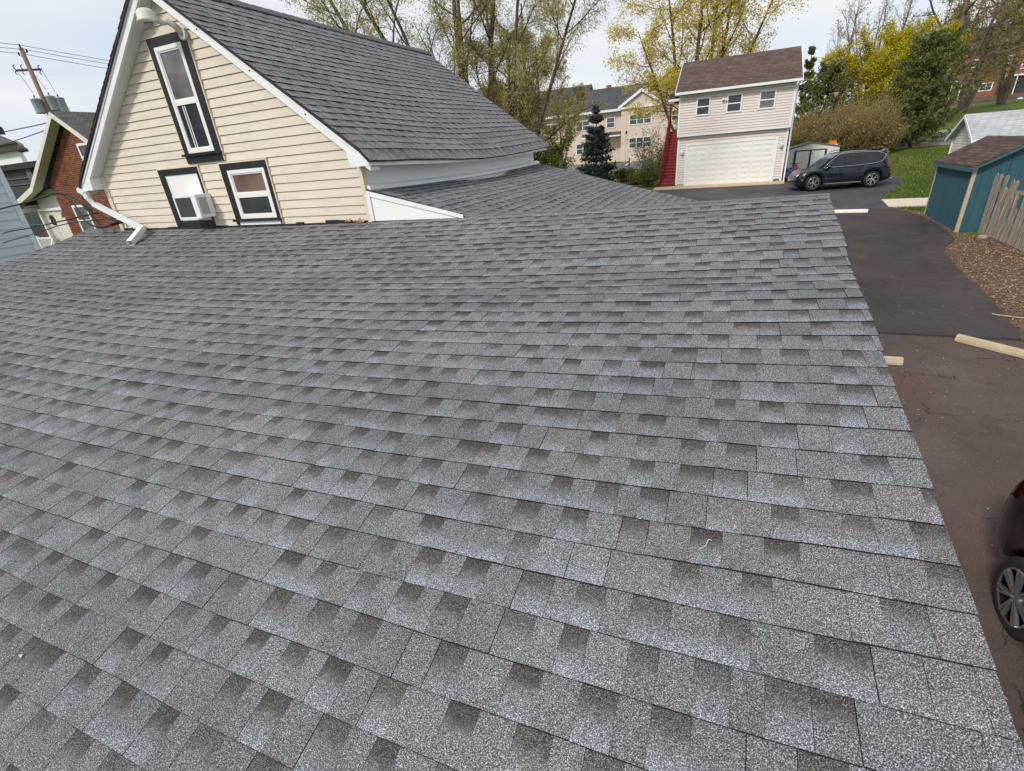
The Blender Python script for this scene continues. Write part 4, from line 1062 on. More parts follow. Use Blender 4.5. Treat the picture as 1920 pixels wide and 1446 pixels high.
for x in (-2.95, 2.63):
    mb = MB(); mb.lathe([(.05, -.02), (.05, .0)], (x, 35.39, 3.66), 'Y', 10).lathe([(.03, -.2), (.075, -.16), (.085, 0), (.05, .05), (.01, .09)], (x, 35.28, 3.70), 'Z', 10); A(mb.build('wall_lamp', M('lamp_white', (.68, .68, .66), .4), gar))
mb = MB(); mb.lathe([(.02, -.14), (.07, -.13), (.05, 0)], (-.82, 35.17, 6.33), 'Y', 10).lathe([(.02, -.14), (.07, -.13), (.05, 0)], (-.66, 35.17, 6.30), 'Y', 10).box(-.80, -.66, 35.16, 35.19, 6.33, 6.39); A(mb.build('spot_lamp', MAT['white'], gar))
mb = MB(); mb.box(-2.99, -2.91, 35.38, 35.41, 2.02, 2.16); A(mb.build('outlet_box', MAT['white'], gar))
mb = MB(); mb.tube(spline([(2.62 + .16 * math.cos(t * .8), 35.33, 1.64 + .16 * abs(math.sin(t * .8))) for t in range(12)]), .018, 6); tag(mb.build('hose', M('green_hose', (.03, .12, .06), .5)), 'coiled green hose at the right foot of the garage', 'hose')
sheet('concrete_apron', [(-4.5, 34.35), (3.02, 34.35), (3.02, 35.5), (-4.5, 35.5)], M('tan_concrete', (.52, .40, .27), .85, .12, 3), .06, 'tan concrete strip along the foot of the garage', .08, cat='pavement')
# porch roof + red stairs
red = M('red_painted_wood', (.20, .018, .024), .5, .2, 5)
mb = MB(); mb.prism([(-4.15, 37.6, 6.78), (-3.30, 37.6, 6.95), (-3.30, 42, 6.95), (-4.15, 42, 6.78)], (0, 0, .30)); A(mb.build('porch_roof', MAT['roof_grey'], gar))
mb = MB(); mb.box(-4.18, -3.30, 37.55, 37.62, 6.66, 6.80); A(mb.build('porch_fascia', MAT['white'], gar))
st_ = thing('staircase', 'dark red wooden outside stairs climbing the left side of the garage', 'stairs', (-3.8, 37, 1.6)); B = at(st_)
mb = MB(); nst = 18
for i in range(nst):
    y0 = 35.55 + i * .225; z0 = 1.70 + i * .18
    mb.box(-4.24, -3.32, y0, y0 + .03, z0 - .02, z0 + .155).box(-4.24, -3.32, y0 - .04, y0 + .255, z0 + .150, z0 + .18, 1)
B(mb.build('steps', [red, M('paler_red_tread', (.34, .075, .07), .6, .15, 5)], st_))  # treads get a paler red than the risers
mb = MB(); mb.prism([(-4.30, 35.5, 1.62), (-4.30, 35.75, 1.62), (-4.30, 39.75, 4.75), (-4.30, 39.75, 5.0), (-4.30, 35.5, 1.95)], (.05, 0, 0)); B(mb.build('stringer', red, st_))
mb = MB(); mb.bar((-4.27, 35.6, 2.75), (-4.27, 39.7, 5.95), .07, .10)
for i in range(14):
    t = i / 13; mb.bar((-4.27, 35.7 + 3.9 * t, 1.95 + 3.0 * t), (-4.27, 35.7 + 3.9 * t, 2.80 + 3.08 * t), .035, .035, up=(0, 1, 0))
mb.box(-4.31, -4.22, 35.50, 35.59, 1.65, 2.95)
B(mb.build('handrail', red, st_))
mb = MB(); mb.box(-4.3, -3.30, 39.6, 42, 4.80, 4.95).box(-4.30, -4.18, 39.65, 39.77, 4.0, 6.7).box(-3.50, -3.38, 39.65, 39.77, 4.9, 6.7).bar((-4.2, 39.7, 6.6), (-3.45, 39.7, 6.05), .06, .08)
for i in range(8): mb.box(-4.1 + i * .1, -4.07 + i * .1, 41.9, 41.93, 4.95, 5.85)
mb.box(-4.3, -3.3, 41.88, 41.95, 5.85, 5.93)
B(mb.build('landing', red, st_))

# ---------------------------------------------------------------- cars
def make_car(name, label, loc, rz, paint, spokes=5, L=4.72, W=1.89, H=1.68, wheel=.37, ro=1.0, zr0=0.0, lz=0.0, fo=.86):
    car = thing(name, label, 'car', loc, rz)
    fa, ra = L / 2 - fo, -L / 2 + ro
    xs = sorted(set([round(v, 3) for v in list(np.linspace(-L / 2, L / 2, 34)) + [c + d for c in (fa, ra) for d in (-.44, -.42, -.36, -.28, -.18, -.06, .06, .18, .28, .36, .42, .44)]]))
    hx = L / 2
    def belt(x): return float(np.interp(x, [-hx, -hx + .1, -hx + .5, .2, .75, 1.15, 1.9, hx - .18, hx], [.92 + lz, 1.06 + lz, 1.10 + lz * .6, 1.05, 1.03, 1.02, .94, .84, .66]))
    def zlow(x):
        z = .24 + .12 * max(0, abs(x) - (hx - .35)) / .35
        if zr0 and x < ra - .3: z = max(z, zr0)
        for c in (fa, ra):
            d = .435 ** 2 - (x - c) ** 2
            if d > 0: z = max(z, wheel + math.sqrt(d))
        return z
    def hw(x): return W / 2 * float(np.interp(abs(x), [0, hx - .9, hx - .35, hx - .1, hx], [1, .995, .955, .87, .70]))
    ring = [(0, 0), (.80, 0), (.965, .02), (.985, .12), (1.0, .40), (.992, .66), (.965, .84), (.91, .96), (.80, 1.0), (.45, 1.02), (0, 1.03)]
    def pt(x, q):
        a, f_ = ring[q]; zl, zb = zlow(x), belt(x); return hw(x) * a, zl + (zb - zl) * f_
    n = len(ring); vs = []; fs = []
    for x in xs:
        half = [pt(x, q) for q in range(n)]
        vs += [(x, y, z) for y, z in half] + [(x, -y, z) for y, z in reversed(half[1:-1])]
    m = 2 * n - 2
    for i in range(len(xs) - 1):
        for k in range(m): fs.append((i * m + k, i * m + (k + 1) % m, (i + 1) * m + (k + 1) % m, (i + 1) * m + k))
    fs += [tuple(range(m)), tuple((len(xs) - 1) * m + k for k in range(m))]
    mb = MB(); mb.add(vs, fs, 0, True)
    # greenhouse
    gx_ = [-hx + .12, -hx + .2, -hx + .34, -hx + .6, -hx + 1.2, -.4, .1, .45, .75, 1.0, 1.18]
    def zr(x): return float(np.interp(x, [-hx + .12, -hx + .3, -hx + .55, -1.0, -.3, .2, .5, .8, 1.18], [1.08, 1.45, H - .08, H - .01, H, H - .04, H - .15, 1.36, 1.03]))
    def wb(x): return hw(x) * .93
    def wr(x): return W / 2 * float(np.interp(x, [-hx + .12, -hx + .5, 0, 1.18], [.70, .71, .74, .80]))
    def gy(x, z):
        zb = belt(x) - .03; zt = max(zr(x) - .06, zb + .01); t = min(1, max(0, (z - zb) / (zt - zb))); return wb(x) + (wr(x) - wb(x)) * t
    vs = []; fs = []; m2 = 9
    for x in gx_:
        zb = belt(x) - .03; zt = max(zr(x) - .06, zb + .004); zc = zt + .06
        half = [(wb(x), zb), (wr(x) * .5 + wb(x) * .5, (zb + zt) / 2), (wr(x), zt), (wr(x) * .86, zc - .012), (0, zc + .01)]
        vs += [(x, y, z) for y, z in half] + [(x, -y, z) for y, z in reversed(half[:-1])]
    for i in range(len(gx_) - 1):
        for k in range(m2 - 1): fs.append((i * m2 + k, i * m2 + k + 1, (i + 1) * m2 + k + 1, (i + 1) * m2 + k))
    fs += [tuple(range(m2)), tuple((len(gx_) - 1) * m2 + k for k in range(m2))]
    mb.add(vs, fs, 0, True)
    mb.build('body', paint, car)
    chrome = M(name + '_chrome', (.70, .70, .70), .15, .03, 3, metallic=1.0); blk = M(name + '_trim', (.015, .015, .016), .5)
    zb0 = 1.10; top = H - .105
    side_w = [[(.93, 1.07), (.40, top - .09), (.14, top - .01), (.05, 1.085)], [(.0, 1.09), (.09, top), (-.55, top + .01), (-.80, top), (-.80, 1.115)], [(-.86, 1.12), (-.86, top), (-1.35, top - .02), (-1.62, top - .12), (-1.72, top - .22), (-1.50, 1.20)]]
    for s in (1, -1):
        for w_ in side_w:
            g_ = MB(); g_.add([(x, s * (gy(x, z) + .006), z) for x, z in w_], [tuple(range(len(w_)))]); g_.build('side_window', MAT['glass_car'], car)
        t_ = MB(); loop = [(.98, 1.06), (.42, top - .065), (.12, top + .02), (-.5, top + .035), (-1.34, top), (-1.66, top - .10), (-1.78, top - .21), (-1.53, 1.165), (-.85, 1.095), (0, 1.07), (.98, 1.06)]
        t_.tube([(x, s * (gy(x, z) + .006), z) for x, z in spline([(a, 0, b) for a, b in loop], 3) and [(p[0], p[2]) for p in spline([(a, 0, b) for a, b in loop], 3)]], .014, 5); t_.build('window_trim', chrome, car)
        t_ = MB(); t_.bar((fa - .50, s * (W / 2 * .99), .30), (ra + .50, s * (W / 2 * .99), .30), .03, .045); t_.build('sill_strip', chrome, car)
        for dx0, dx1 in ((.02, min(1.02, fa - .47)), (max(-.86, ra + .45), -.02)):
            d_ = MB(); nn = 6; zz = np.linspace(.36, 1.0, 7)
            for i in range(nn):
                for j in range(6):
                    q = []
                    for xx, zv in ((dx0 + (dx1 - dx0) * i / nn, zz[j]), (dx0 + (dx1 - dx0) * (i + 1) / nn, zz[j]), (dx0 + (dx1 - dx0) * (i + 1) / nn, zz[j + 1]), (dx0 + (dx1 - dx0) * i / nn, zz[j + 1])):
                        zl, zb = zlow(xx), belt(xx); ff = (zv - zl) / (zb - zl); yv = hw(xx) * float(np.interp(ff, [p[1] for p in ring[2:9]], [p[0] for p in ring[2:9]])); q.append((xx, s * (yv + .006), zv))
                    d_.add(q, [(0, 1, 2, 3)], 0, True)
            do = d_.build('door', paint, car)
            h_ = MB(); hxx = dx0 + .10; h_.bar((hxx, s * (W / 2 * .985 + .012), .90), (hxx + .2, s * (W / 2 * .985 + .012), .90), .03, .03); h_.build('handle', paint, do)
        mr = MB(); mr.lathe([(.01, -.09), (.08, -.07), (.10, 0), (.07, .06), (.01, .075)], (.80, s * (W / 2 + .07), 1.10), 'X', 10).bar((.78, s * W / 2 * .93, 1.05), (.79, s * (W / 2 + .04), 1.08), .05, .04); mr.build('mirror', paint, car)
        hl = MB(); ptsH = [(hx - .03, .50), (hx - .30, .80)]
        hl.add([(hx - .02, s * .55, .70), (hx - .30, s * (hw(hx - .30) + .006), .74), (hx - .36, s * (hw(hx - .36) + .006), .83), (hx - .10, s * .56, .80)], [(0, 1, 2, 3)]); hl.build('headlight', M(name + '_lamp', (.75, .78, .80), .15), car)
        tl = MB(); xa = -hx + .02
        tl.add([(xa - .006, s * .52, 1.00 + lz), (xa + .03, s * (hw(-hx + .03) * .96 + .012), 1.02 + lz), (xa + .28, s * (hw(-hx + .30) * .985 + .008), 1.04 + lz), (xa + .26, s * (hw(-hx + .28) + .010), .90 + lz * .7), (xa + .03, s * (hw(-hx + .03) + .025), .86 + lz * .7), (xa - .006, s * .52, .88 + lz * .7)], [(0, 1, 4, 5), (1, 2, 3, 4)]); tl.build('tail_light', M(name + '_red', (.30, .006, .010), .2), car)
        sm_ = MB(); sm_.add([(fa + .50, s * (hw(fa + .5) + .004), .52), (fa + .58, s * (hw(fa + .58) + .004), .52), (fa + .58, s * (hw(fa + .58) + .004), .57), (fa + .5, s * (hw(fa + .5) + .004), .57)], [(0, 1, 2, 3)]); sm_.build('side_marker', M(name + '_amber', (.6, .12, .01), .3), car)
        rr2 = MB(); rr2.tube([(.35, s * wr(.3) * .93, H - .04), (.1, s * wr(0) * .93, H + .045), (-1.3, s * wr(-1.3) * .93, H + .04), (-1.55, s * wr(-1.5) * .93, H - .04)], .017, 6); rr2.build('roof_rail', blk, car)
        fv = MB(); fv.bar((fa - .47, s * (W / 2 + .003), .72), (fa - .60, s * (W / 2 + .003), .52), .02, .03); fv.build('fender_vent', chrome, car)
    ws = MB()
    cols = np.linspace(-1, 1, 7)
    rows_ = [(1.14, .78), (1.0, .79), (.8, .76), (.5, .72), (.33, .69)]
    vv = [(x + .006, W / 2 * b_ * c, (max(zr(x) - .06, belt(x)) + .06 + .012 - .012 * abs(c)) + .006) for x, b_ in rows_ for c in cols]
    ff = [(i * 7 + j, i * 7 + j + 1, (i + 1) * 7 + j + 1, (i + 1) * 7 + j) for i in range(4) for j in range(6)]
    ws.add(vv, ff, 0, True); ws.build('windshield', MAT['glass_blue'], car)
    rw = MB(); rw.add([(-hx + .115, -.58, 1.12), (-hx + .115, .58, 1.12), (-hx + .30, .52, 1.46), (-hx + .30, -.52, 1.46)], [(0, 1, 2, 3)]); rw.build('rear_window', MAT['glass_car'], car)
    gr = MB()
    for s in (1, -1):
        gr.box(hx - .02, hx + .012, s * .21 - .17, s * .21 + .17, .55, .77)
    gr.build('grille', blk, car)
    gr = MB()
    for s in (1, -1):
        y0, y1 = s * .21 - .17, s * .21 + .17
        gr.tube([(hx + .012, y0, .55), (hx + .012, y1, .55), (hx + .006, y1, .77), (hx + .006, y0, .77), (hx + .012, y0, .55)], .012, 5)
        for k in range(6): gr.bar((hx + .013, y0 + .05 + k * .048, .56), (hx + .008, y0 + .05 + k * .048, .76), .010, .010, up=(0, 1, 0))
    gr.build('grille_frame', chrome, car)
    bp = MB(); bp.box(hx - .10, hx + .02, -.70, .70, .26, .42); bp.build('front_bumper', blk, car, bevel=.02)
    bp = MB(); bp.bar((hx + .025, -.62, .30), (hx + .025, .62, .30), .02, .03); bp.build('bumper_strip', chrome, car)
    bp = MB(); bp.box(-hx - .03, -hx + .12, -.72, .72, .36, .60); bp.build('rear_bumper', blk, car, bevel=.03)
    bp = MB(); bp.lathe([(.035, -.10), (.04, .04), (.03, .04), (.028, -.1)], (-hx - .02, -.62, .34), 'X', 12).lathe([(.035, -.10), (.04, .04), (.03, .04), (.028, -.1)], (-hx - .02, .62, .34), 'X', 12); bp.build('exhaust', chrome, car)
    wl = MB()
    for c in (fa, ra): wl.box(c - .45, c + .45, -W / 2 + .26, W / 2 - .26, .2, .80)
    wl.build('wheel_housing', blk, car)
    rub = M(name + '_rubber', (.022, .021, .021), .85, .15, 10); rimm = M(name + '_rim', (.50, .50, .50) if spokes == 5 else (.36, .36, .37), .3, .05, 5, metallic=.8)
    for c in (fa, ra):
        for s in (1, -1):
            wh = thing('wheel', None, None, (c, s * (W / 2 - .125), wheel)); wh.parent = car
            t_ = MB(); t_.lathe([(.255, -.10), (.30, -.112), (.345, -.105), (.366, -.085), (.37, 0), (.366, .085), (.345, .105), (.30, .112), (.255, .10)], (0, 0, 0), 'Y', 32, cap=False); t_.build('tyre', rub, wh)
            t_ = MB(); t_.lathe([(.25, .05), (.258, .06)], (0, 0, 0), 'Y', 24)
            k_ = MB(); k_.lathe([(.245, s * .112), (.262, s * .116), (.265, s * .10), (.245, s * .10), (.245, s * .112)], (0, 0, 0), 'Y', 32, cap=False).lathe([(.055, s * .03), (.055, s * .10), (.03, s * .105)], (0, 0, 0), 'Y', 14)
            for i in range(spokes * 2):
                a = 2 * math.pi * (i // 2) / spokes + (.20 if i % 2 else -.20) * (1 if spokes == 5 else .55); a2 = 2 * math.pi * (i // 2) / spokes + (.07 if i % 2 else -.07)
                k_.bar((.045 * math.cos(a2), s * .10, .045 * math.sin(a2)), (.25 * math.cos(a), s * .108, .25 * math.sin(a)), .032 if spokes == 5 else .024, .03, up=(0, 1, 0))
            k_.build('rim', rimm, wh)
            dsk = MB(); dsk.lathe([(.255, s * .02), (.01, s * .02)], (0, 0, 0), 'Y', 24); dsk.build('brake_disc', blk, wh)
    return car
paint1 = NG('dark_blue_black_paint'); paint1.col((.006, .010, .019)); paint1.set(Roughness=.25, Specular_IOR_Level=.35, Coat_Weight=.5, Coat_Roughness=.02)
paint2 = NG('black_paint'); paint2.col((.008, .008, .009)); paint2.set(Roughness=.3, Specular_IOR_Level=.35, Coat_Weight=.3, Coat_Roughness=.05)
for p_ in (paint1, paint2):
    nz = p_.noise(9, 3); p_.l(p_.ramp(nz, [(.3, .18), (.7, .30)]), p_.b.inputs['Roughness'])
make_car('parked_car', 'dark blue black SUV parked beside the pink garage', (5.22, 32.0, 1.456 + .016), R(-169), paint1.m, 5, L=4.34, H=1.74, fo=.79, ro=.86)
make_car('parked_car', 'black car cut off by the frame with only its rear wheel showing', (3.66, 3.01, .175), R(-90), paint2.m, 7, W=1.86, ro=.95, zr0=.46, lz=.13)

# scooter at the garage corner
sc = thing('scooter', 'small dark blue and red scooter between garage corner and parked car', 'scooter', (3.35, 35.0, G(3.3, 35)), R(-60))
mb = MB(); mb.lathe([(.12, -.05), (.20, -.06), (.20, .06), (.12, .05)], (.5, 0, .2), 'Y', 16).lathe([(.12, -.05), (.20, -.06), (.20, .06), (.12, .05)], (-.5, 0, .2), 'Y', 16); mb.build('wheel', M('scooter_tyre', (.02, .02, .02), .8), sc)
mb = MB(); mb.prism([(.45, -.14, .35), (.30, -.16, .95), (.22, -.16, .95), (.25, -.14, .32), (-.1, -.14, .28), (-.2, -.14, .62), (-.7, -.12, .70), (-.7, -.12, .45), (-.3, -.14, .2), (.3, -.14, .2)], (0, .28, 0)); mb.build('body', M('scooter_blue', (.02, .03, .10), .3), sc, bevel=.03)
mb = MB(); mb.prism([(.50, -.10, .40), (.40, -.12, .85), (.34, -.12, .85), (.42, -.10, .40)], (0, .22, 0)); mb.build('front_panel', M('scooter_red', (.35, .02, .03), .3), sc)
mb = MB(); mb.tube([(.27, -.33, 1.06), (.29, -.1, 1.02), (.29, .1, 1.02), (.27, .33, 1.06)], .017, 6).tube([(.3, 0, .9), (.29, 0, 1.04)], .03, 6).box(-.65, -.15, -.13, .13, .70, .77); mb.build('handlebar', MAT['black_metal'], sc)

# ---------------------------------------------------------------- metal shed
ms = thing('metal_shed', 'low pale grey metal shed with dark framed sliding doors behind the car', 'shed', (5.2, 43, 1.7)); A2 = at(ms)
mg = M('pale_grey_metal', (.68, .68, .66), .55, .06, 3, (4, 4, .3)); dkb = M('dark_brown_metal', (.05, .04, .038), .5)
mb = MB(); mb.prism([(3.62, 41.9, 1.5), (6.68, 41.9, 1.5), (6.68, 41.9, 3.12), (5.05, 41.9, 3.46), (3.62, 41.9, 3.12)], (0, 2.3, 0)); A2(mb.build('wall', mg, ms))
mb = MB(); mb.prism([(3.52, 41.82, 3.12), (5.05, 41.82, 3.47), (5.05, 41.82, 3.53), (3.52, 41.82, 3.18)], (0, 2.5, 0)).prism([(5.05, 41.82, 3.47), (6.78, 41.82, 3.12), (6.78, 41.82, 3.18), (5.05, 41.82, 3.53)], (0, 2.5, 0)); A2(mb.build('roof', M('shed_roof_metal', (.16, .155, .15), .5), ms))
mb = MB(); mb.box(4.02, 4.14, 41.85, 41.89, 1.6, 3.0).box(4.95, 5.05, 41.85, 41.89, 1.6, 3.0).box(5.84, 5.96, 41.85, 41.89, 1.6, 3.0).box(4.02, 5.96, 41.851, 41.89, 3.0, 3.06); A2(mb.build('door_frame', dkb, ms))
for a in (4.15, 5.06):
    mb = MB(); mb.box(a, a + .78, 41.865, 41.895, 1.62, 2.98)
    d_ = A2(mb.build('door', mg, ms)); mb = MB(); mb.box(a + (.70 if a < 5 else .05), a + (.73 if a < 5 else .08), 41.85, 41.865, 2.75, 2.85); mb.build('handle', dkb, d_)
ob = thing('storage_tub', 'orange plastic tub with white lid on the metal shed roof', 'tub', (6.3, 42.6, 3.22), R(8))
mb = MB(); mb.prism([(-.24, -.16, .05), (.24, -.16, .05), (.20, -.13, .27), (-.20, -.13, .27)], (0, .3, 0)); mb.build('tub', M('orange_plastic', (.75, .17, .01), .4), ob, bevel=.02)
mb = MB(); mb.box(-.30, .30, -.2, .2, .0, .05); mb.build('lid', MAT['white'], ob)
# stone pile under the bush
rng = random.Random(77); mb = MB()
for i in range(160):
    x = rng.uniform(6.9, 10.2); y = 45.0 + rng.uniform(-.3, .5); z = G(x, y) + abs(rng.gauss(0, .5)); r = rng.uniform(.06, .15)
    if z > G(x, y) + 1.0: continue
    mb.lathe([(r * .3, -r * .7), (r * .9, -r * .3), (r, r * .2), (r * .5, r * .7)], (x, y, z), 'Z', 6, smooth=False)
tag(mb.build('rubble', M('brown_rubble', (.20, .155, .125), .9, .35, 4)), 'bank of brown stones at the foot of the tan bush', 'stones', kind='stuff')

# lamp post
lp = thing('street_lamp', 'black post lamp with amber glass lantern before the yellow tree', 'street lamp', (7.25, 51.5, G(7.25, 51.5)))
h = 7.0 - G(7.25, 51.5)
mb = MB(); mb.lathe([(.16, 0), (.14, .35), (.08, .45), (.065, h - .75), (.10, h - .70), (.10, h - .62)], (0, 0, 0), 'Z', 10); mb.build('post', MAT['black_metal'], lp)
mb = MB(); mb.lathe([(.12, h - .62), (.20, h - .2), (.20, h - .16)], (0, 0, 0), 'Z', 8); mb.build('lantern', M('amber_glass', (.55, .38, .22), .3), lp)
mb = MB(); mb.lathe([(.25, h - .16), (.22, h - .06), (.10, h + .05), (.02, h + .16)], (0, 0, 0), 'Z', 10); mb.build('lamp_cap', MAT['black_metal'], lp)

# ---------------------------------------------------------------- teal shed
ts = thing('wooden_shed', 'teal painted wooden shed with brown shingle roof and beige corner board', 'shed', (8.35, 22.4, 1.0)); A3 = at(ts)
teal = M('teal_paint', (.030, .095, .120), .6, .16, 3, (6, 6, .5), .2, dirt=((.07, .13, .15), 7, .4, .6))
mb = MB(); mb.box(7.12, 9.58, 20.85, 24.05, .6, 2.95); mb.prism([(7.12, 20.85, 2.95), (9.58, 20.85, 2.95), (8.35, 20.85, 3.60)], (0, 3.2, 0))
y = 20.95
while y < 24.0: mb.box(7.095, 7.12, y, y + .055, .85 + .08 * math.sin(y * 9) + .05, 2.93); y += .105
x = 7.35
while x < 9.5:
    mb.box(x, x + .025, 20.835, 20.85, .7, 2.95 + .52 * (1 - abs(x - 8.35) / 1.23)); x += .30
A3(mb.build('wall', teal, ts))
bgb = M('beige_board', (.46, .38, .27), .7, .1, 5)
for q_ in ((7.075, 7.175, 20.80, 20.86, .72, 2.95), (7.08, 7.12, 24.03, 24.10, .95, 2.93)): A3(MB().box(*q_).build('corner_board', bgb, ts))
mb = MB()
for s in (1, -1):
    mb.prism([(8.35 - s * 1.36, 20.62, 2.93), (8.35, 20.62, 3.66), (8.35, 20.62, 3.70), (8.35 - s * 1.36, 20.62, 2.97)], (0, 3.66, 0))
A3(mb.build('roof', MAT['roof_dkbrown'], ts))
mb = MB(); mb.box(6.985, 7.01, 20.64, 24.26, 2.80, 2.93)
for s in (1, -1): mb.prism([(8.35 - s * 1.36, 20.63, 2.84), (8.35, 20.63, 3.57), (8.35, 20.63, 3.655), (8.35 - s * 1.36, 20.63, 2.925)], (0, .03, 0))
A3(mb.build('fascia', M('teal_fascia', (.05, .125, .145), .6, .1, 4), ts))
# picket fence
pf = thing('picket_fence', 'weathered grey leaning picket fence beside the teal shed', 'fence', (7.6, 20.5, .9)); A4 = at(pf)
rng = random.Random(31); d0 = Vector((.34, -.94, 0)).normalized(); p0 = Vector((7.62, 20.55, 0))
nrm = Vector((-d0.y, d0.x, 0)); grey = M('weathered_wood', (.25, .215, .18), .85, .45, 3, (10, 10, .8), .4); new = M('split_fresh_wood', (.52, .36, .19), .8, .2, 3, (10, 10, .8))
for i in range(37):
    q = p0 + d0 * (i * .142); zb = G(q.x, q.y) - .03; hgt = (1.86 if i < 3 else 1.80) - (0.0 if i < 2 else rng.choice((0, .02, .05, .45, .75, .30) if 3 <= i < 9 else (0, .03, .06)))
    wv = .054; lean = Vector((rng.uniform(-.03, .03), rng.uniform(-.03, .03), 0)); th = -nrm * .022 if False else nrm * .022
    a, b = q - d0 * wv, q + d0 * wv
    mb = MB(); z1 = zb + hgt; top = [a + lean + Vector((0, 0, z1 - .05)), q + lean + Vector((0, 0, z1 + rng.uniform(-.02, .02))), b + lean + Vector((0, 0, z1 - .05 - rng.uniform(0, .05)))]
    mb.prism([a + Vector((0, 0, zb)), b + Vector((0, 0, zb)), top[2], top[1], top[0]], th)
    if 3 <= i < 9 and rng.random() < .75:
        c0 = rng.uniform(.5, 1.0) * hgt; ww = wv * rng.uniform(.3, .7); s_ = rng.uniform(-.3, .3) * wv
        pp = q + d0 * s_ - nrm * .003 + lean * .5
        mb.prism([pp - d0 * ww + Vector((0, 0, zb + c0 - rng.uniform(.3, .6))), pp + d0 * ww * .6 + Vector((0, 0, zb + c0 - .25)), pp + d0 * ww + Vector((0, 0, zb + c0)), pp - d0 * ww * .4 + Vector((0, 0, zb + c0 + .05))], nrm * .0025, 1)
    A4(mb.build('picket', [grey, new], pf))
for zr_ in (.45, 1.35):
    mb = MB(); a = p0 + nrm * .045; b = p0 + d0 * 5.3 + nrm * .045; mb.bar(a + Vector((0, 0, G(a.x, a.y) + zr_)), b + Vector((0, 0, G(b.x, b.y) + zr_)), .04, .09); A4(mb.build('rail', grey, pf))
# mulch chips, stick, stones
rng = np.random.default_rng(5); N = 15000
cx_ = rng.uniform(5.4, 9.6, N); cy_ = rng.uniform(11.3, 24.6, N)
cxl = np.interp(cy_, [p[1] for p in curve], [p[0] for p in curve]); keep = (cx_ > cxl + .06) & ((cx_ < 7.05) | (cy_ < 20.4)) & (rng.random(N) < np.where(cy_ > 13, 1, .5))
cx_, cy_ = cx_[keep], cy_[keep]; pos = np.stack([cx_, cy_, gz(cx_, cy_) + .035 + rng.random(len(cx_)) * .02], 1)
n = len(pos); a = np.stack([rng.standard_normal(n), rng.standard_normal(n), rng.standard_normal(n) * .25], 1); a = _norm(a); b = _norm(np.cross(a, np.array([0, 0, 1.]) + .3 * rng.standard_normal((n, 3)))); s = rng.uniform(.010, .038, n)[:, None]
V = np.stack([pos - a * s, pos + b * s * .4, pos + a * s, pos - b * s * .4], 1).reshape(-1, 3)
tag(np_obj('mulch_chips', V, np.arange(4 * n).reshape(n, 4), M('wood_chips', (.38, .24, .15), .9, .6, 25)), 'scattered brown wood chips and dead leaves on the planting bed', 'mulch', kind='stuff')
tag(MB().tube(spline([(5.38, 12.72, G(5.4, 12.7) + .075), (5.55, 12.66, G(5.5, 12.6) + .07), (5.9, 12.6, G(5.9, 12.6) + .05), (6.5, 12.45, G(6.5, 12.4) + .05)]), [.02] * 1 + [.014] * 18, 6).build('stick', M('pale_stick', (.40, .32, .22), .9)), 'pale broken stick lying over the driveway edge', 'stick')
mb = MB(); mb.lathe([(.04, 0), (.13, .02), (.12, .09), (.05, .12)], (7.55, 20.0, G(7.55, 20.0)), 'Z', 9, smooth=False); tag(mb.build('rock', M('tan_rock', (.35, .27, .20), .9, .2, 5)), 'small tan rock at the foot of the picket fence', 'rock')
rng = np.random.default_rng(15); N = 420
lx = np.concatenate([rng.uniform(1.2, 6.5, 320), rng.uniform(3.2, 5.7, 100)]); ly = np.concatenate([rng.uniform(2.5, 11.2, 320), rng.uniform(12.6, 24, 100)])
pos = np.stack([lx, ly, gz(lx, ly) + np.where(ly > 11.5, .056, .020)], 1); a = _norm(np.stack([rng.standard_normal(N), rng.standard_normal(N), rng.standard_normal(N) * .12], 1)); b = np.cross(a, np.array([0, 0, 1.])); s = rng.uniform(.004, .022, N)[:, None]
V = np.stack([pos - a * s, pos + b * s * .5, pos + a * s, pos - b * s * .5], 1).reshape(-1, 3)
tag(np_obj('litter', V, np.arange(4 * N).reshape(N, 4), M('dry_bits', (.34, .27, .20), .9, .5, 30)), 'tiny dry leaf bits and grit strewn over the asphalt', 'litter', kind='stuff')
# grass blades on the nearer lawn
rng = np.random.default_rng(8); N = 52000
bx_ = rng.uniform(6.3, 20, N); by_ = 23.5 + 28 * rng.random(N) ** 1.4
left = np.interp(by_, [24, 25.7, 27.65, 30.2, 32.4, 34.6, 36.5, 40, 52], [6.95, 6.4, 6.45, 7.35, 8.3, 8.75, 8.1, 7.2, 8])
keep = (bx_ > left) & ~((by_ > 25.6) & (by_ < 27.7) & (bx_ < 9.9)) & ~((bx_ < 9.6) & (by_ < 24.4) & (bx_ > 7.0)) & (by_ < 46.2) & ((by_ > 24.6))
bx_, by_ = bx_[keep], by_[keep]; n = len(bx_); p = np.stack([bx_, by_, gz(bx_, by_)], 1)
hgt = rng.uniform(.035, .10, n); ang = rng.random(n) * 6.283; wv = rng.uniform(.012, .03, n)
dv = np.stack([np.cos(ang), np.sin(ang), np.zeros(n)], 1) * wv[:, None]; tip = p + np.stack([rng.normal(0, .03, n), rng.normal(0, .03, n), hgt], 1)
V = np.stack([p - dv, p + dv, tip], 1).reshape(-1, 3)
tag(np_obj('grass', V, np.arange(3 * n).reshape(n, 3), leaf_mat('grass_blade', (.055, .10, .014), (.13, .165, .035), .2)), 'short green grass blades on the lawn right of the car', 'grass', kind='stuff')
rng = random.Random(6); mb = MB()
for i in range(110):
    y = rng.uniform(28.5, 44); x = float(np.interp(y, [27.65, 32.4, 34.6, 44], [6.6, 8.4, 8.9, 8.5])) + rng.uniform(.3, 5); zz = G(x, y) + .075
    mb.lathe([(.004, -.02), (.022, .0), (.006, .012)], (x, y, zz), 'Z', 6)
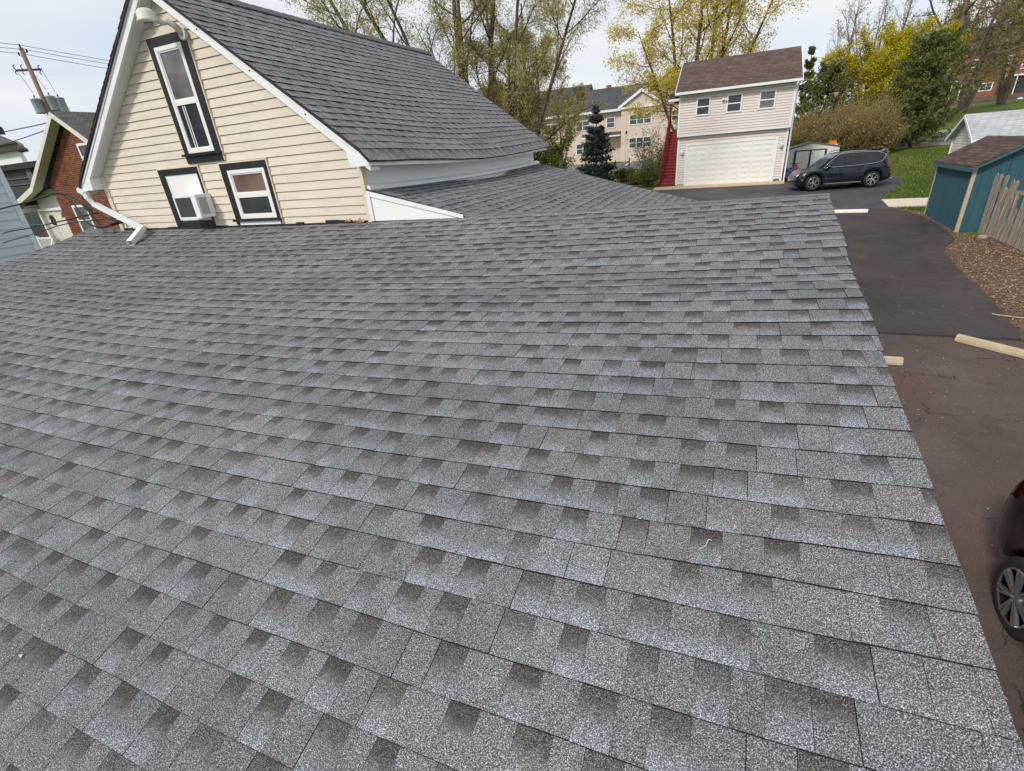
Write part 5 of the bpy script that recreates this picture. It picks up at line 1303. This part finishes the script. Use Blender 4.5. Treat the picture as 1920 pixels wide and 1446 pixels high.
tag(mb.build('dandelions', M('yellow_flower', (.75, .62, .12), .8)), 'tiny yellow dandelions dotted over the lawn', 'flowers', kind='stuff')

# ---------------------------------------------------------------- wheel stops
def wheel_stop(label, a, b, mat):
    a = Vector((*a, G(*a) + (.05 if a[1] > 12 else .014))); b = Vector((*b, G(*b) + (.05 if b[1] > 12 else .014))); d = (b - a).normalized(); s = d.cross(Vector((0, 0, 1))).normalized()
    prof = [(-.085, 0), (-.08, .05), (-.05, .115), (-.02, .13), (.02, .13), (.05, .115), (.08, .05), (.085, 0)]
    mb = MB(); mb.prism([a + s * u + Vector((0, 0, v)) for u, v in prof], b - a)
    tag(mb.build('wheel_stop', mat, bevel=.008), label, 'wheel stop', 'wheel stops on the asphalt')
tan_ = M('aged_concrete', (.44, .36, .25), .9, .18, 5, bump=.4, fine=.25)
wheel_stop('white concrete wheel stop at the far end of the fresh driveway', (3.55, 24.62), (5.33, 24.52), M('white_concrete', (.72, .70, .62), .8, .08, 4))
wheel_stop('tan wheel stop half hidden by the annex roof edge', (1.45, 10.0), (3.24, 10.03), tan_)
wheel_stop('tan wheel stop lying askew at the right end of the fresh asphalt', (4.40, 11.32), (5.75, 10.18), tan_)

# ---------------------------------------------------------------- small white house behind the shed
wh = thing('small_house', 'small white sided outbuilding with pale grey shingle roof behind the teal shed', 'outbuilding', (12.5, 30.6, 1.4)); A5 = at(wh)
mb = MB(); mb.prism([(9.75, 29.25, .8), (9.75, 32.0, .8), (9.75, 32.0, 3.50), (9.75, 30.6, 4.30), (9.75, 29.25, 3.50)], (7, 0, 0))
z = 1.5
while z < 4.25:
    hwid = 1.375 if z < 3.5 else 1.375 * (4.30 - z) / .8
    if hwid > .05: mb.add([(9.73, 30.62 - hwid, z), (9.73, 30.62 + hwid, z), (9.749, 30.62 + max(.01, hwid - .06), z + .115), (9.749, 30.62 - max(.01, hwid - .06), z + .115)], [(0, 1, 2, 3)])
    z += .115
A5(mb.build('wall', MAT['offwhite'], wh))
mb = MB()
for s in (1, -1): mb.prism([(9.5, 30.6 - s * 1.60, 3.38), (9.5, 30.6, 4.36), (9.5, 30.6, 4.43), (9.5, 30.6 - s * 1.60, 3.45)], (7.5, 0, 0))
A5(mb.build('roof', MAT['roof_light'], wh))
mb = MB()
for s in (1, -1): mb.prism([(9.47, 30.6 - s * 1.60, 3.30), (9.47, 30.6, 4.28), (9.47, 30.6, 4.40), (9.47, 30.6 - s * 1.60, 3.42)], (.03, 0, 0))
mb.box(9.5, 17, 28.98, 29.0, 3.30, 3.43).box(9.70, 9.76, 29.22, 29.30, 1.2, 3.45).box(9.70, 9.76, 31.95, 32.03, 1.2, 3.45)
A5(mb.build('trim', MAT['white'], wh))
mb = MB(); mb.box(9.715, 9.75, 30.45, 30.75, 3.70, 3.98)
for k in range(5): mb.box(9.70, 9.716, 30.48, 30.72, 3.73 + .05 * k, 3.75 + .05 * k)
A5(mb.build('gable_vent', MAT['white'], wh))

# ---------------------------------------------------------------- cream apartment building
ap = thing('apartment_building', 'long cream apartment building with charcoal roof and white gable trim', 'apartment building', (-14, 76, 2)); A6 = at(ap)
mb = MB(); mb.box(-34, -13.9, 73.5, 86, 1.5, 8.5); A6(mb.build('wing_wall', MAT['stucco'], ap))
mb = MB(); mb.box(-13.9, 2, 72, 86, 1.5, 8.65); mb.prism([(-14.1, 72.05, 8.6), (-8.6, 72.05, 8.6), (-11.35, 72.05, 10.25)], (0, 3, 0)); mb.prism([(-13.2, 75.0, 8.6), (-2, 75.0, 8.6), (-7.6, 75.0, 12.8)], (0, 9, 0)); A6(mb.build('front_wall', MAT['stucco'], ap))
mb = MB(); mb.prism([(-34.5, 72.9, 8.45), (-13.5, 72.9, 8.45), (-13.5, 79.5, 11.6), (-34.5, 79.5, 11.6)], (0, 0, .15)); mb.prism([(-34.5, 86.5, 8.45), (-13.5, 86.5, 8.45), (-8, 79.5, 11.6), (-34.5, 79.5, 11.6)], (0, 0, .15)); mb.prism([(-13.5, 72.9, 8.45), (-9, 76, 9.2), (-9, 79.5, 11.6), (-13.5, 79.5, 11.6)], (0, 0, .15)); A6(mb.build('roof', MAT['roof_grey'], ap))
mb = MB()
for xc, hw_, zb, zt, y, dp in ((-11.35, 2.95, 8.62, 10.42, 71.7, 3.5), (-7.6, 6.1, 8.7, 13.1, 74.6, 10)):
    for s in (1, -1): mb.prism([(xc - s * hw_, y + .14, zb), (xc, y + .14, zt), (xc, y + .14, zt + .14), (xc - s * hw_, y + .14, zb + .14)], (0, dp, 0))
A6(mb.build('gable_roof', MAT['roof_grey'], ap))
mb = MB()
for xc, hw_, zb, zt, y in ((-11.35, 2.95, 8.62, 10.42, 71.7), (-7.6, 6.1, 8.7, 13.1, 74.6)):
    for s in (1, -1): mb.prism([(xc - s * hw_, y, zb - .22), (xc, y, zt - .22), (xc, y, zt + .12), (xc - s * hw_, y, zb + .12)], (0, .13, 0))
mb.box(-34.5, -14.0, 72.75, 72.9, 8.35, 8.62).box(-14.2, 2, 71.75, 71.95, 8.42, 8.62)
A6(mb.build('gable_trim', MAT['white'], ap))
for x0, x1, z0, z1, y, c in ((-12.75, -10.1, 6.6, 7.65, 71.98, 3), (-12.75, -10.1, 3.85, 4.95, 71.98, 3), (-20.4, -18.6, 6.5, 7.6, 73.48, 2), (-16.1, -15.1, 6.55, 7.65, 73.48, 1), (-25, -23.2, 6.5, 7.6, 73.48, 2), (-20.4, -18.6, 3.6, 4.8, 73.48, 2), (-7.5, -4.9, 6.6, 7.65, 71.98, 3), (-7.5, -4.9, 3.85, 4.95, 71.98, 3)):
    A6(simple_window(ap, x0, x1, z0, z1, y, MAT['white'], MAT['glass_blue'], .10, c))
mb = MB(); mb.box(-19.2, -13.95, 71.9, 73.5, 5.55, 5.95); A6(mb.build('canopy', M('dark_canopy', (.10, .085, .085), .7), ap))
mb = MB(); mb.box(-19.25, -13.93, 71.85, 73.5, 5.40, 5.54); A6(mb.build('canopy_trim', MAT['white'], ap))
mb = MB(); mb.box(-17.5, -16.9, 79.2, 79.8, 11.5, 12.05); A6(mb.build('chimney', MAT['brick2'], ap))
mb = MB(); mb.box(-13.3, -13.1, 71.9, 72, 5.6, 5.9); A6(mb.build('wall_lamp', MAT['black_metal'], ap))
mb = MB()
for x in (-13.25,): mb.box(x - .02, x + .02, 71.975, 72, 2.2, 8.5)
mb.box(-12.95, -12.91, 71.975, 72, 2.2, 3.7)
A6(mb.build('wall_joint', M('stucco_joint', (.42, .33, .27), .8), ap))
# distant building glimpsed behind the willow
fb = thing('distant_building', 'dark roofed block glimpsed behind the willow branches', 'building', (-29, 95, 2)); A7 = at(fb)
mb = MB(); mb.box(-38, -24.5, 90, 100, 1.5, 10.5); A7(mb.build('wall', MAT['stucco'], fb))
mb = MB(); mb.prism([(-38.5, 89.5, 10.4), (-38.5, 100.5, 10.4), (-38.5, 95, 14.0)], (15, 0, 0)); A7(mb.build('roof', MAT['roof_grey'], fb))
# black metal fence by the spruce
mf = thing('metal_fence', 'black metal fence panel beside the spruce', 'fence', (-8.9, 45, G(-8.9, 45)))
mb = MB()
for z in (.2, 1.25): mb.box(-.95, .95, -.02, .02, z, z + .04)
mb.build('rail', MAT['black_metal'], mf)
mb = MB()
for i in range(15): mb.box(-.93 + i * .13, -.91 + i * .13, -.012, .012, 0, 1.3)
mb.build('bars', MAT['black_metal'], mf)
for x in (-.95, .95):
    mb = MB(); mb.box(x - .04, x + .04, -.04, .04, 0, 1.55); mb.build('post', MAT['black_metal'], mf)
tag(MB().lathe([(.09, 0), (.13, .10), (.15, .20), (.12, .2)], (-8.3, 40.6, G(-8.3, 40.6)), 'Z', 12).build('flower_pot', M('terracotta', (.45, .14, .07), .8)), 'terracotta flower pot on the lawn near the spruce', 'flower pot')

# ---------------------------------------------------------------- red brick building on the hill
bb = thing('brick_building', 'long red brick building with white windows on top of the hill', 'building', (46, 142, 7)); A8 = at(bb)
mb = MB(); mb.box(33, 62, 136, 150, 5, 15.4); A8(mb.build('wall', MAT['brick2'], bb))
mb = MB(); mb.prism([(32, 135, 15.3), (63, 135, 15.3), (58, 143, 19), (37, 143, 19)], (0, 0, .3)); mb.prism([(32, 151, 15.3), (63, 151, 15.3), (58, 143, 19), (37, 143, 19)], (0, 0, .3)); mb.prism([(32, 135, 15.3), (37, 143, 19), (32, 151, 15.3)], (0, 0, .3)); A8(mb.build('roof', MAT['roof_brown'], bb))
for x0, x1, z0, z1, c in ((46.2, 47.2, 12.3, 13.3, 1), (43.2, 44.9, 8.1, 9.2, 2), (48.6, 49.6, 11.2, 12.3, 1), (40.8, 41.8, 12.3, 13.3, 1), (37.2, 38.2, 12.3, 13.3, 1), (51.5, 52.5, 12.3, 13.3, 1), (36, 37.4, 8.1, 9.2, 2)):
    A8(simple_window(bb, x0, x1, z0, z1, 135.98, MAT['white'], MAT['glass'], .16, c))
for x0, x1 in ((45.6, 51.5), (37.2, 39.6)):
    mb = MB(); mb.box(x0, x1, 133.5, 136, 9.9, 10.15); A8(mb.build('porch_roof', MAT['white'], bb))
    mb = MB(); mb.box(x0 + .2, x1 - .2, 135.9, 135.99, 7.2, 9.9); A8(mb.build('porch_glazing', MAT['glass'], bb))
    for k in range(4):
        mb = MB(); xx = x0 + .15 + (x1 - x0 - .3) * k / 3; mb.box(xx - .07, xx + .07, 133.6, 133.74, 6.8, 9.9); A8(mb.build('porch_post', MAT['white'], bb))
mb = MB(); mb.box(40.1, 41.6, 135.93, 135.99, 7.0, 9.3); A8(mb.build('door', MAT['black_metal'], bb))
mb = MB()
for k in range(3): mb.box(24, 62, 126 + .05 * k, 126.6, 4.6 + .75 * k, 5.3 + .75 * k)
tag(mb.build('retaining_wall', M('brown_timber', (.13, .10, .085), .9, .3, 2, (.4, 1, 4))), 'long low brown retaining wall below the brick building', 'wall')
mb = MB(); mb.box(24, 62, 126.6, 136, 4.5, 6.75); tag(mb.build('terrace', MAT['mulch']), 'raised brown terrace in front of the brick building', 'ground', kind='structure')
tag(MB().lathe([(.05, 0), (.35, .05), (.5, .2), (.2, .35)], (45.5, 124, G(45.5, 124)), 'Z', 8).build('plastic_bag', MAT['white']), 'small white bag lying on the grass below the retaining wall', 'bag')

# ---------------------------------------------------------------- brick house on the left (front face at y = 15)
bh = thing('brick_house', 'red brick gable house with white entry seen left of the cream house', 'house', (-27.7, 19, 1.2)); A9 = at(bh)
FY = 15.0
def sb(x, z): return (x * 15 / 13, FY, (z - 4.5) * 15 / 13 + 4.5)      # measured on the y=13 plane, scaled to y=15
AX, AZ = -27.68, 7.36
mb = MB(); mb.prism([(-31.15, FY, .9), (-24.2, FY, .9), (-24.2, FY, 4.95), (AX, FY, AZ), (-31.15, FY, 4.95)], (0, 9, 0)); A9(mb.build('wall', MAT['brick'], bh))
# roof with a flared left eave
prof = [(-34.65, 4.02), (-31.95, 4.80), (AX, 7.66)]
mb = MB()
for (xa, za), (xb, zb) in zip(prof[:-1], prof[1:]): mb.prism([(xa, FY - .45, za), (xb, FY - .45, zb), (xb, FY - .45, zb + .10), (xa, FY - .45, za + .10)], (0, 10, 0))
mb.prism([(AX, FY - .45, 7.66), (-23.0, FY - .45, 4.52), (-23.0, FY - .45, 4.62), (AX, FY - .45, 7.76)], (0, 10, 0))
A9(mb.build('roof', MAT['roof_tan'], bh))
tw = M('aged_cream_trim', (.66, .63, .58), .6, .1, 3)
mb = MB()
for (xa, za), (xb, zb) in list(zip(prof[:-1], prof[1:])) + [((AX, 7.66), (-23.0, 4.52))]:
    mb.prism([(xa, FY - .49, za - .17), (xb, FY - .49, zb - .17), (xb, FY - .49, zb + .06), (xa, FY - .49, za + .06)], (0, .04, 0))
    mb.prism([(xa, FY - .45, za - .06), (xb, FY - .45, zb - .06), (xb, FY - .45, zb - .02), (xa, FY - .45, za - .02)], (0, .44, 0))
mb.box(-34.6, -33.9, FY - .5, FY + 3, 3.72, 3.92)
A9(mb.build('barge_board', tw, bh))
mb = MB(); clap(mb, -33.6, -31.16, FY + .3, 3.75, 4.75, .2); mb.box(-33.6, -31.16, FY + .3, FY + 4, .9, 4.5); A9(mb.build('entry_wall', MAT['offwhite'], bh))
mb = MB(); mb.box(-32.35, -31.25, FY + .22, FY + .29, 1.6, 3.75); d_ = A9(mb.build('door', M('white_door', (.66, .62, .57), .5), bh))
mb = MB(); c = (-31.62, FY + .215, 3.35); mb.add([(c[0] - .24, c[1], c[2])] + [(c[0] + .24 * math.cos(a), c[1], c[2] + .27 * math.sin(a)) for a in np.linspace(math.pi * .95, 0, 9)], [tuple(range(10))]); mb.build('fanlight', MAT['glass_blue'], d_)
mb = MB(); mb.box(-33.3, -32.45, FY + .22, FY + .29, 1.6, 3.75); d2_ = A9(mb.build('storm_door', M('grey_white_door', (.56, .53, .49), .5), bh))
rng = random.Random(12); mb = MB()
for k in range(26):
    a = k / 26 * 6.283; mb.lathe([(.01, -.05), (.06, 0), (.01, .05)], (-32.75 + .14 * math.cos(a) + rng.uniform(-.03, .03), FY + .19, 3.25 + .2 * math.sin(a) + rng.uniform(-.03, .03)), 'Z', 6)
tag(mb.build('wreath', M('dark_wreath', (.06, .045, .04), .9, .5, 20)), 'dark dried wreath hanging on the entry door', 'wreath')
mb = MB(); mb.box(-33.62, -33.5, FY + .1, FY + .3, 1.5, 3.8).box(-32.45, -32.35, FY + .2, FY + .3, 1.6, 3.8).box(-33.6, -31.2, FY + .12, FY + .3, 3.72, 3.84); A9(mb.build('entry_trim', MAT['white'], bh))
A9(simple_window(bh, -29.95, -28.95, 2.55, 3.80, FY - .005, MAT['white'], MAT['glass_grey'], .10))
A9(simple_window(bh, -27.45, -26.5, 5.45, 6.35, FY - .005, MAT['white'], MAT['glass'], .10))
rl = thing('railing', 'white porch railing with a sloping handrail at the brick house entry', 'railing', (-33.9, FY, 1.5)); A10 = at(rl)
mb = MB(); mb.box(-34.6, -33.2, FY - .03, FY + .03, 2.34, 2.42).box(-34.6, -33.2, FY - .03, FY + .03, 1.68, 1.74).bar((-33.2, FY, 2.35), (-32.0, FY - .9, 1.75), .06, .07); A10(mb.build('handrail', MAT['white'], rl))
mb = MB()
for i in range(10): mb.box(-34.55 + i * .14, -34.51 + i * .14, FY - .02, FY + .02, 1.72, 2.36)
A10(mb.build('balusters', MAT['white'], rl))
for x in (-34.6, -33.2):
    mb = MB(); mb.box(x - .05, x + .05, FY - .05, FY + .05, 1.3, 2.5); A10(mb.build('post', MAT['white'], rl))
mb = MB(); mb.box(-37, -33.6, FY + 1.5, FY + 1.8, .9, 2.75); tag(mb.build('brick_wall', MAT['brick']), 'low brick garden wall behind the white porch railing', 'wall')

# ---------------------------------------------------------------- dark screened porch building
dp = thing('porch_building', 'dark screened two storey porch building at the left behind the pale blue house', 'building', (-48, 23, 1)); A11 = at(dp)
mb = MB(); mb.box(-58, -39.5, 20.1, 28, 1, 6.15); A11(mb.build('screen_wall', M('dark_screen', (.045, .047, .050), .6, .25, .8), dp))
mb = MB(); mb.box(-58.3, -39.3, 19.7, 28.3, 6.15, 6.50); A11(mb.build('roof', M('dark_flat_roof', (.022, .020, .026), .7), dp))
pm = M('grey_porch_post', (.12, .115, .12), .7)
for x in (-43.2, -41.6, -47.6):
    mb = MB(); mb.box(x - .3, x + .3, 19.95, 20.1, 1, 6.15); A11(mb.build('post', pm, dp))
for z in (5.62, 5.25, 3.6, 2.6):
    mb = MB(); mb.box(-58, -39.5, 20.02, 20.1, z - .03, z + .03); A11(mb.build('rail', pm, dp))
# ---------------------------------------------------------------- pale blue house
pb = thing('sided_house', 'pale blue clapboard house wall at the left edge', 'house', (-19.5, 2, 1.2)); A12 = at(pb)
mb = MB(); z = .6
while z < 6.0:
    mb.add([(-16.33, -6, z), (-16.33, 6.98, z), (-16.349, 6.98, z + .2), (-16.349, -6, z + .2), (-16.35, -6, z), (-16.35, 6.98, z)], [(0, 1, 2, 3), (4, 5, 1, 0)]); z += .2
mb.box(-23, -16.35, -6, 7.0, .6, 6.0); mb.prism([(-23, 7.0, 6.0), (-16.35, 7.0, 6.0), (-19.7, 7.0, 8.0)], (0, -13, 0)); A12(mb.build('wall', MAT['paleblue'], pb))
mb = MB(); mb.box(-16.36, -16.31, 6.92, 7.03, .6, 6.0); A12(mb.build('corner_board', M('pale_blue_trim', (.66, .70, .75), .5), pb))
mb = MB()
for s in (1, -1): mb.prism([(-19.7 + s * 3.7, 7.3, 5.85), (-19.7, 7.3, 8.05), (-19.7, 7.3, 8.2), (-19.7 + s * 3.7, 7.3, 6.0)], (0, -13.6, 0))
A12(mb.build('roof', MAT['roof_grey'], pb))
# far roof at the left edge
fr = thing('distant_house', 'far tan house with layered dark roof edges at the left edge of the photo', 'house', (-78, 40, 2)); A13 = at(fr)
sk = Vector((-4.6, 2.6, 0))
A13(MB().prism([(-95, 34.3, 9.3), (-73.6, 34.3, 9.3), (-73.6, 34.3, 10.1), (-95, 34.3, 10.1)], sk).build('wall', M('tan_wall', (.42, .37, .30), .8), fr))
A13(MB().prism([(-95, 34.5, 2), (-74.8, 34.5, 2), (-74.8, 34.5, 9.3), (-95, 34.5, 9.3)], sk).build('lower_wall', MAT['white_wall'], fr))
A13(MB().prism([(-96, 33.7, 9.85), (-72.9, 33.7, 9.85), (-78.5, 34.6, 11.3), (-92, 34.6, 11.3)], (0, 0, .18)).prism([(-72.9, 33.7, 9.85), Vector((-72.9, 33.7, 9.85)) + sk, Vector((-78.5, 34.6, 11.3)) + sk, (-78.5, 34.6, 11.3)], (0, 0, .18)).build('roof', MAT['roof_tan'], fr))
A13(MB().prism([(-96, 33.8, 9.2), (-72.0, 33.8, 9.2), (-72.0, 33.8, 9.5), (-96, 33.8, 9.5)], sk).build('lower_roof', M('maroon_fascia', (.06, .04, .05), .6), fr))

# ---------------------------------------------------------------- utility pole
up = thing('utility_pole', 'wooden utility pole with three grey transformers at the left', 'utility pole', (-43.2, 22.65, 1.0)); gp = 1.0
mb = MB(); mb.tube([(0, 0, 0), (0, 0, 6), (0, 0, 12.15)], [.17, .15, .12], 12); mb.build('pole', M('pole_wood', (.22, .165, .115), .9, .2, 3, (4, 4, .4)), up)
mb = MB(); mb.bar((-.42, -.62, 10.90), (.30, .52, 10.98), .09, .11); mb.build('cross_arm', M('arm_wood', (.12, .075, .065), .9), up)
gy_ = M('transformer_grey', (.36, .40, .41), .45, .08, 4)
for dx, dy, z in ((-.22, -.34, 8.9), (.2, .34, 9.05), (.42, .72, 8.95)):
    mb = MB(); mb.lathe([(.05, -.46), (.27, -.46), (.28, -.42), (.28, .32), (.30, .34), (.30, .38), (.15, .44)], (dx, dy, z), 'Z', 16); t_ = mb.build('transformer', gy_, up)
    mb = MB(); mb.lathe([(.05, .40), (.03, .48), (.055, .50), (.03, .54), (.05, .56), (.02, .62)], (dx, dy, z), 'Z', 8); mb.build('bushing', MAT['black_metal'], t_)
for dx, dy, z in ((0, 0, 12.2), (.1, .22, 11.95), (-.1, -.2, 11.75)):
    mb = MB(); mb.lathe([(.02, -.05), (.06, 0), (.04, .05), (.06, .1), (.03, .16)], (dx, dy, z), 'Z', 8); mb.bar((0, 0, z - .15), (dx, dy, z), .03, .03); mb.build('insulator', MAT['black_metal'], up)
for dx, dy in ((-.4, -.6), (-.18, -.3), (.25, .45)):
    mb = MB(); mb.tube(spline([(dx, dy, 10.95), (dx - .04, dy - .06, 11.12), (dx + .02, dy + .03, 11.22)], 4), .03, 5); mb.tube(spline([(dx, dy, 10.95), (dx - .05, dy - .08, 10.75), (dx - .01, dy - .01, 10.68)], 4), .025, 5); mb.build('fuse_cutout', MAT['black_metal'], up)
mb = MB()
for a, b in (((.25, .3, 9.75), (.0, .0, 10.9)), ((.45, .65, 9.65), (.3, .5, 10.9)), ((-.22, -.3, 9.6), (-.4, -.6, 10.9)), ((.6, .85, 9.1), (.75, 1.1, 7.6)), ((-.3, -.4, 8.6), (.05, .1, 7.8))):
    m_ = [(a[i] + b[i]) / 2 for i in range(3)]; m_[2] += .1; mb.tube(spline([a, m_, b], 4), .012, 4)
mb.build('jumper_wire', MAT['black_metal'], up)
wirem = M('grey_wire', (.10, .10, .105), .6)
def wire(label, a, b, sg, r=.016):
    a = Vector(a); b = Vector(b); mb = MB(); mb.tube([a.lerp(b, t) - Vector((0, 0, sg * 4 * t * (1 - t))) for t in np.linspace(0, 1, 22)], r, 5)
    tag(mb.build('power_line', wirem), label, 'power line', 'power lines on the utility pole')
wire('topmost power line running right from the pole tip', (-43.2, 22.65, 13.30), (-43.6, 62, 12.9), .5)
wire('second power line running right from the pole', (-43.1, 22.87, 13.05), (-43.3, 62, 12.5), .5)
wire('third power line running right from the pole', (-43.3, 22.45, 12.85), (-43.9, 62, 12.0), .5)
wire('topmost power line running left out of frame', (-43.2, 22.65, 13.30), (-43.0, -14, 14.2), .4)
wire('second power line running left out of frame', (-43.1, 22.87, 13.05), (-42.8, -14, 13.6), .4)
wire('third power line running left out of frame', (-43.3, 22.45, 12.85), (-43.2, -14, 13.2), .4)
wire('thick cable sagging slightly left from below the transformers', (-43.2, 22.65, 8.95), (-66, 14, 9.6), .8, .035)
wire('cable drooping steeply left from the pole towards the dark porch', (-43.25, 22.5, 8.6), (-60, 12, 7.4), 1.0, .03)
wire('cable from the pole to the brick house ridge', (-43.2, 22.65, 8.95), (-28, 24, 7.75), .3, .035)
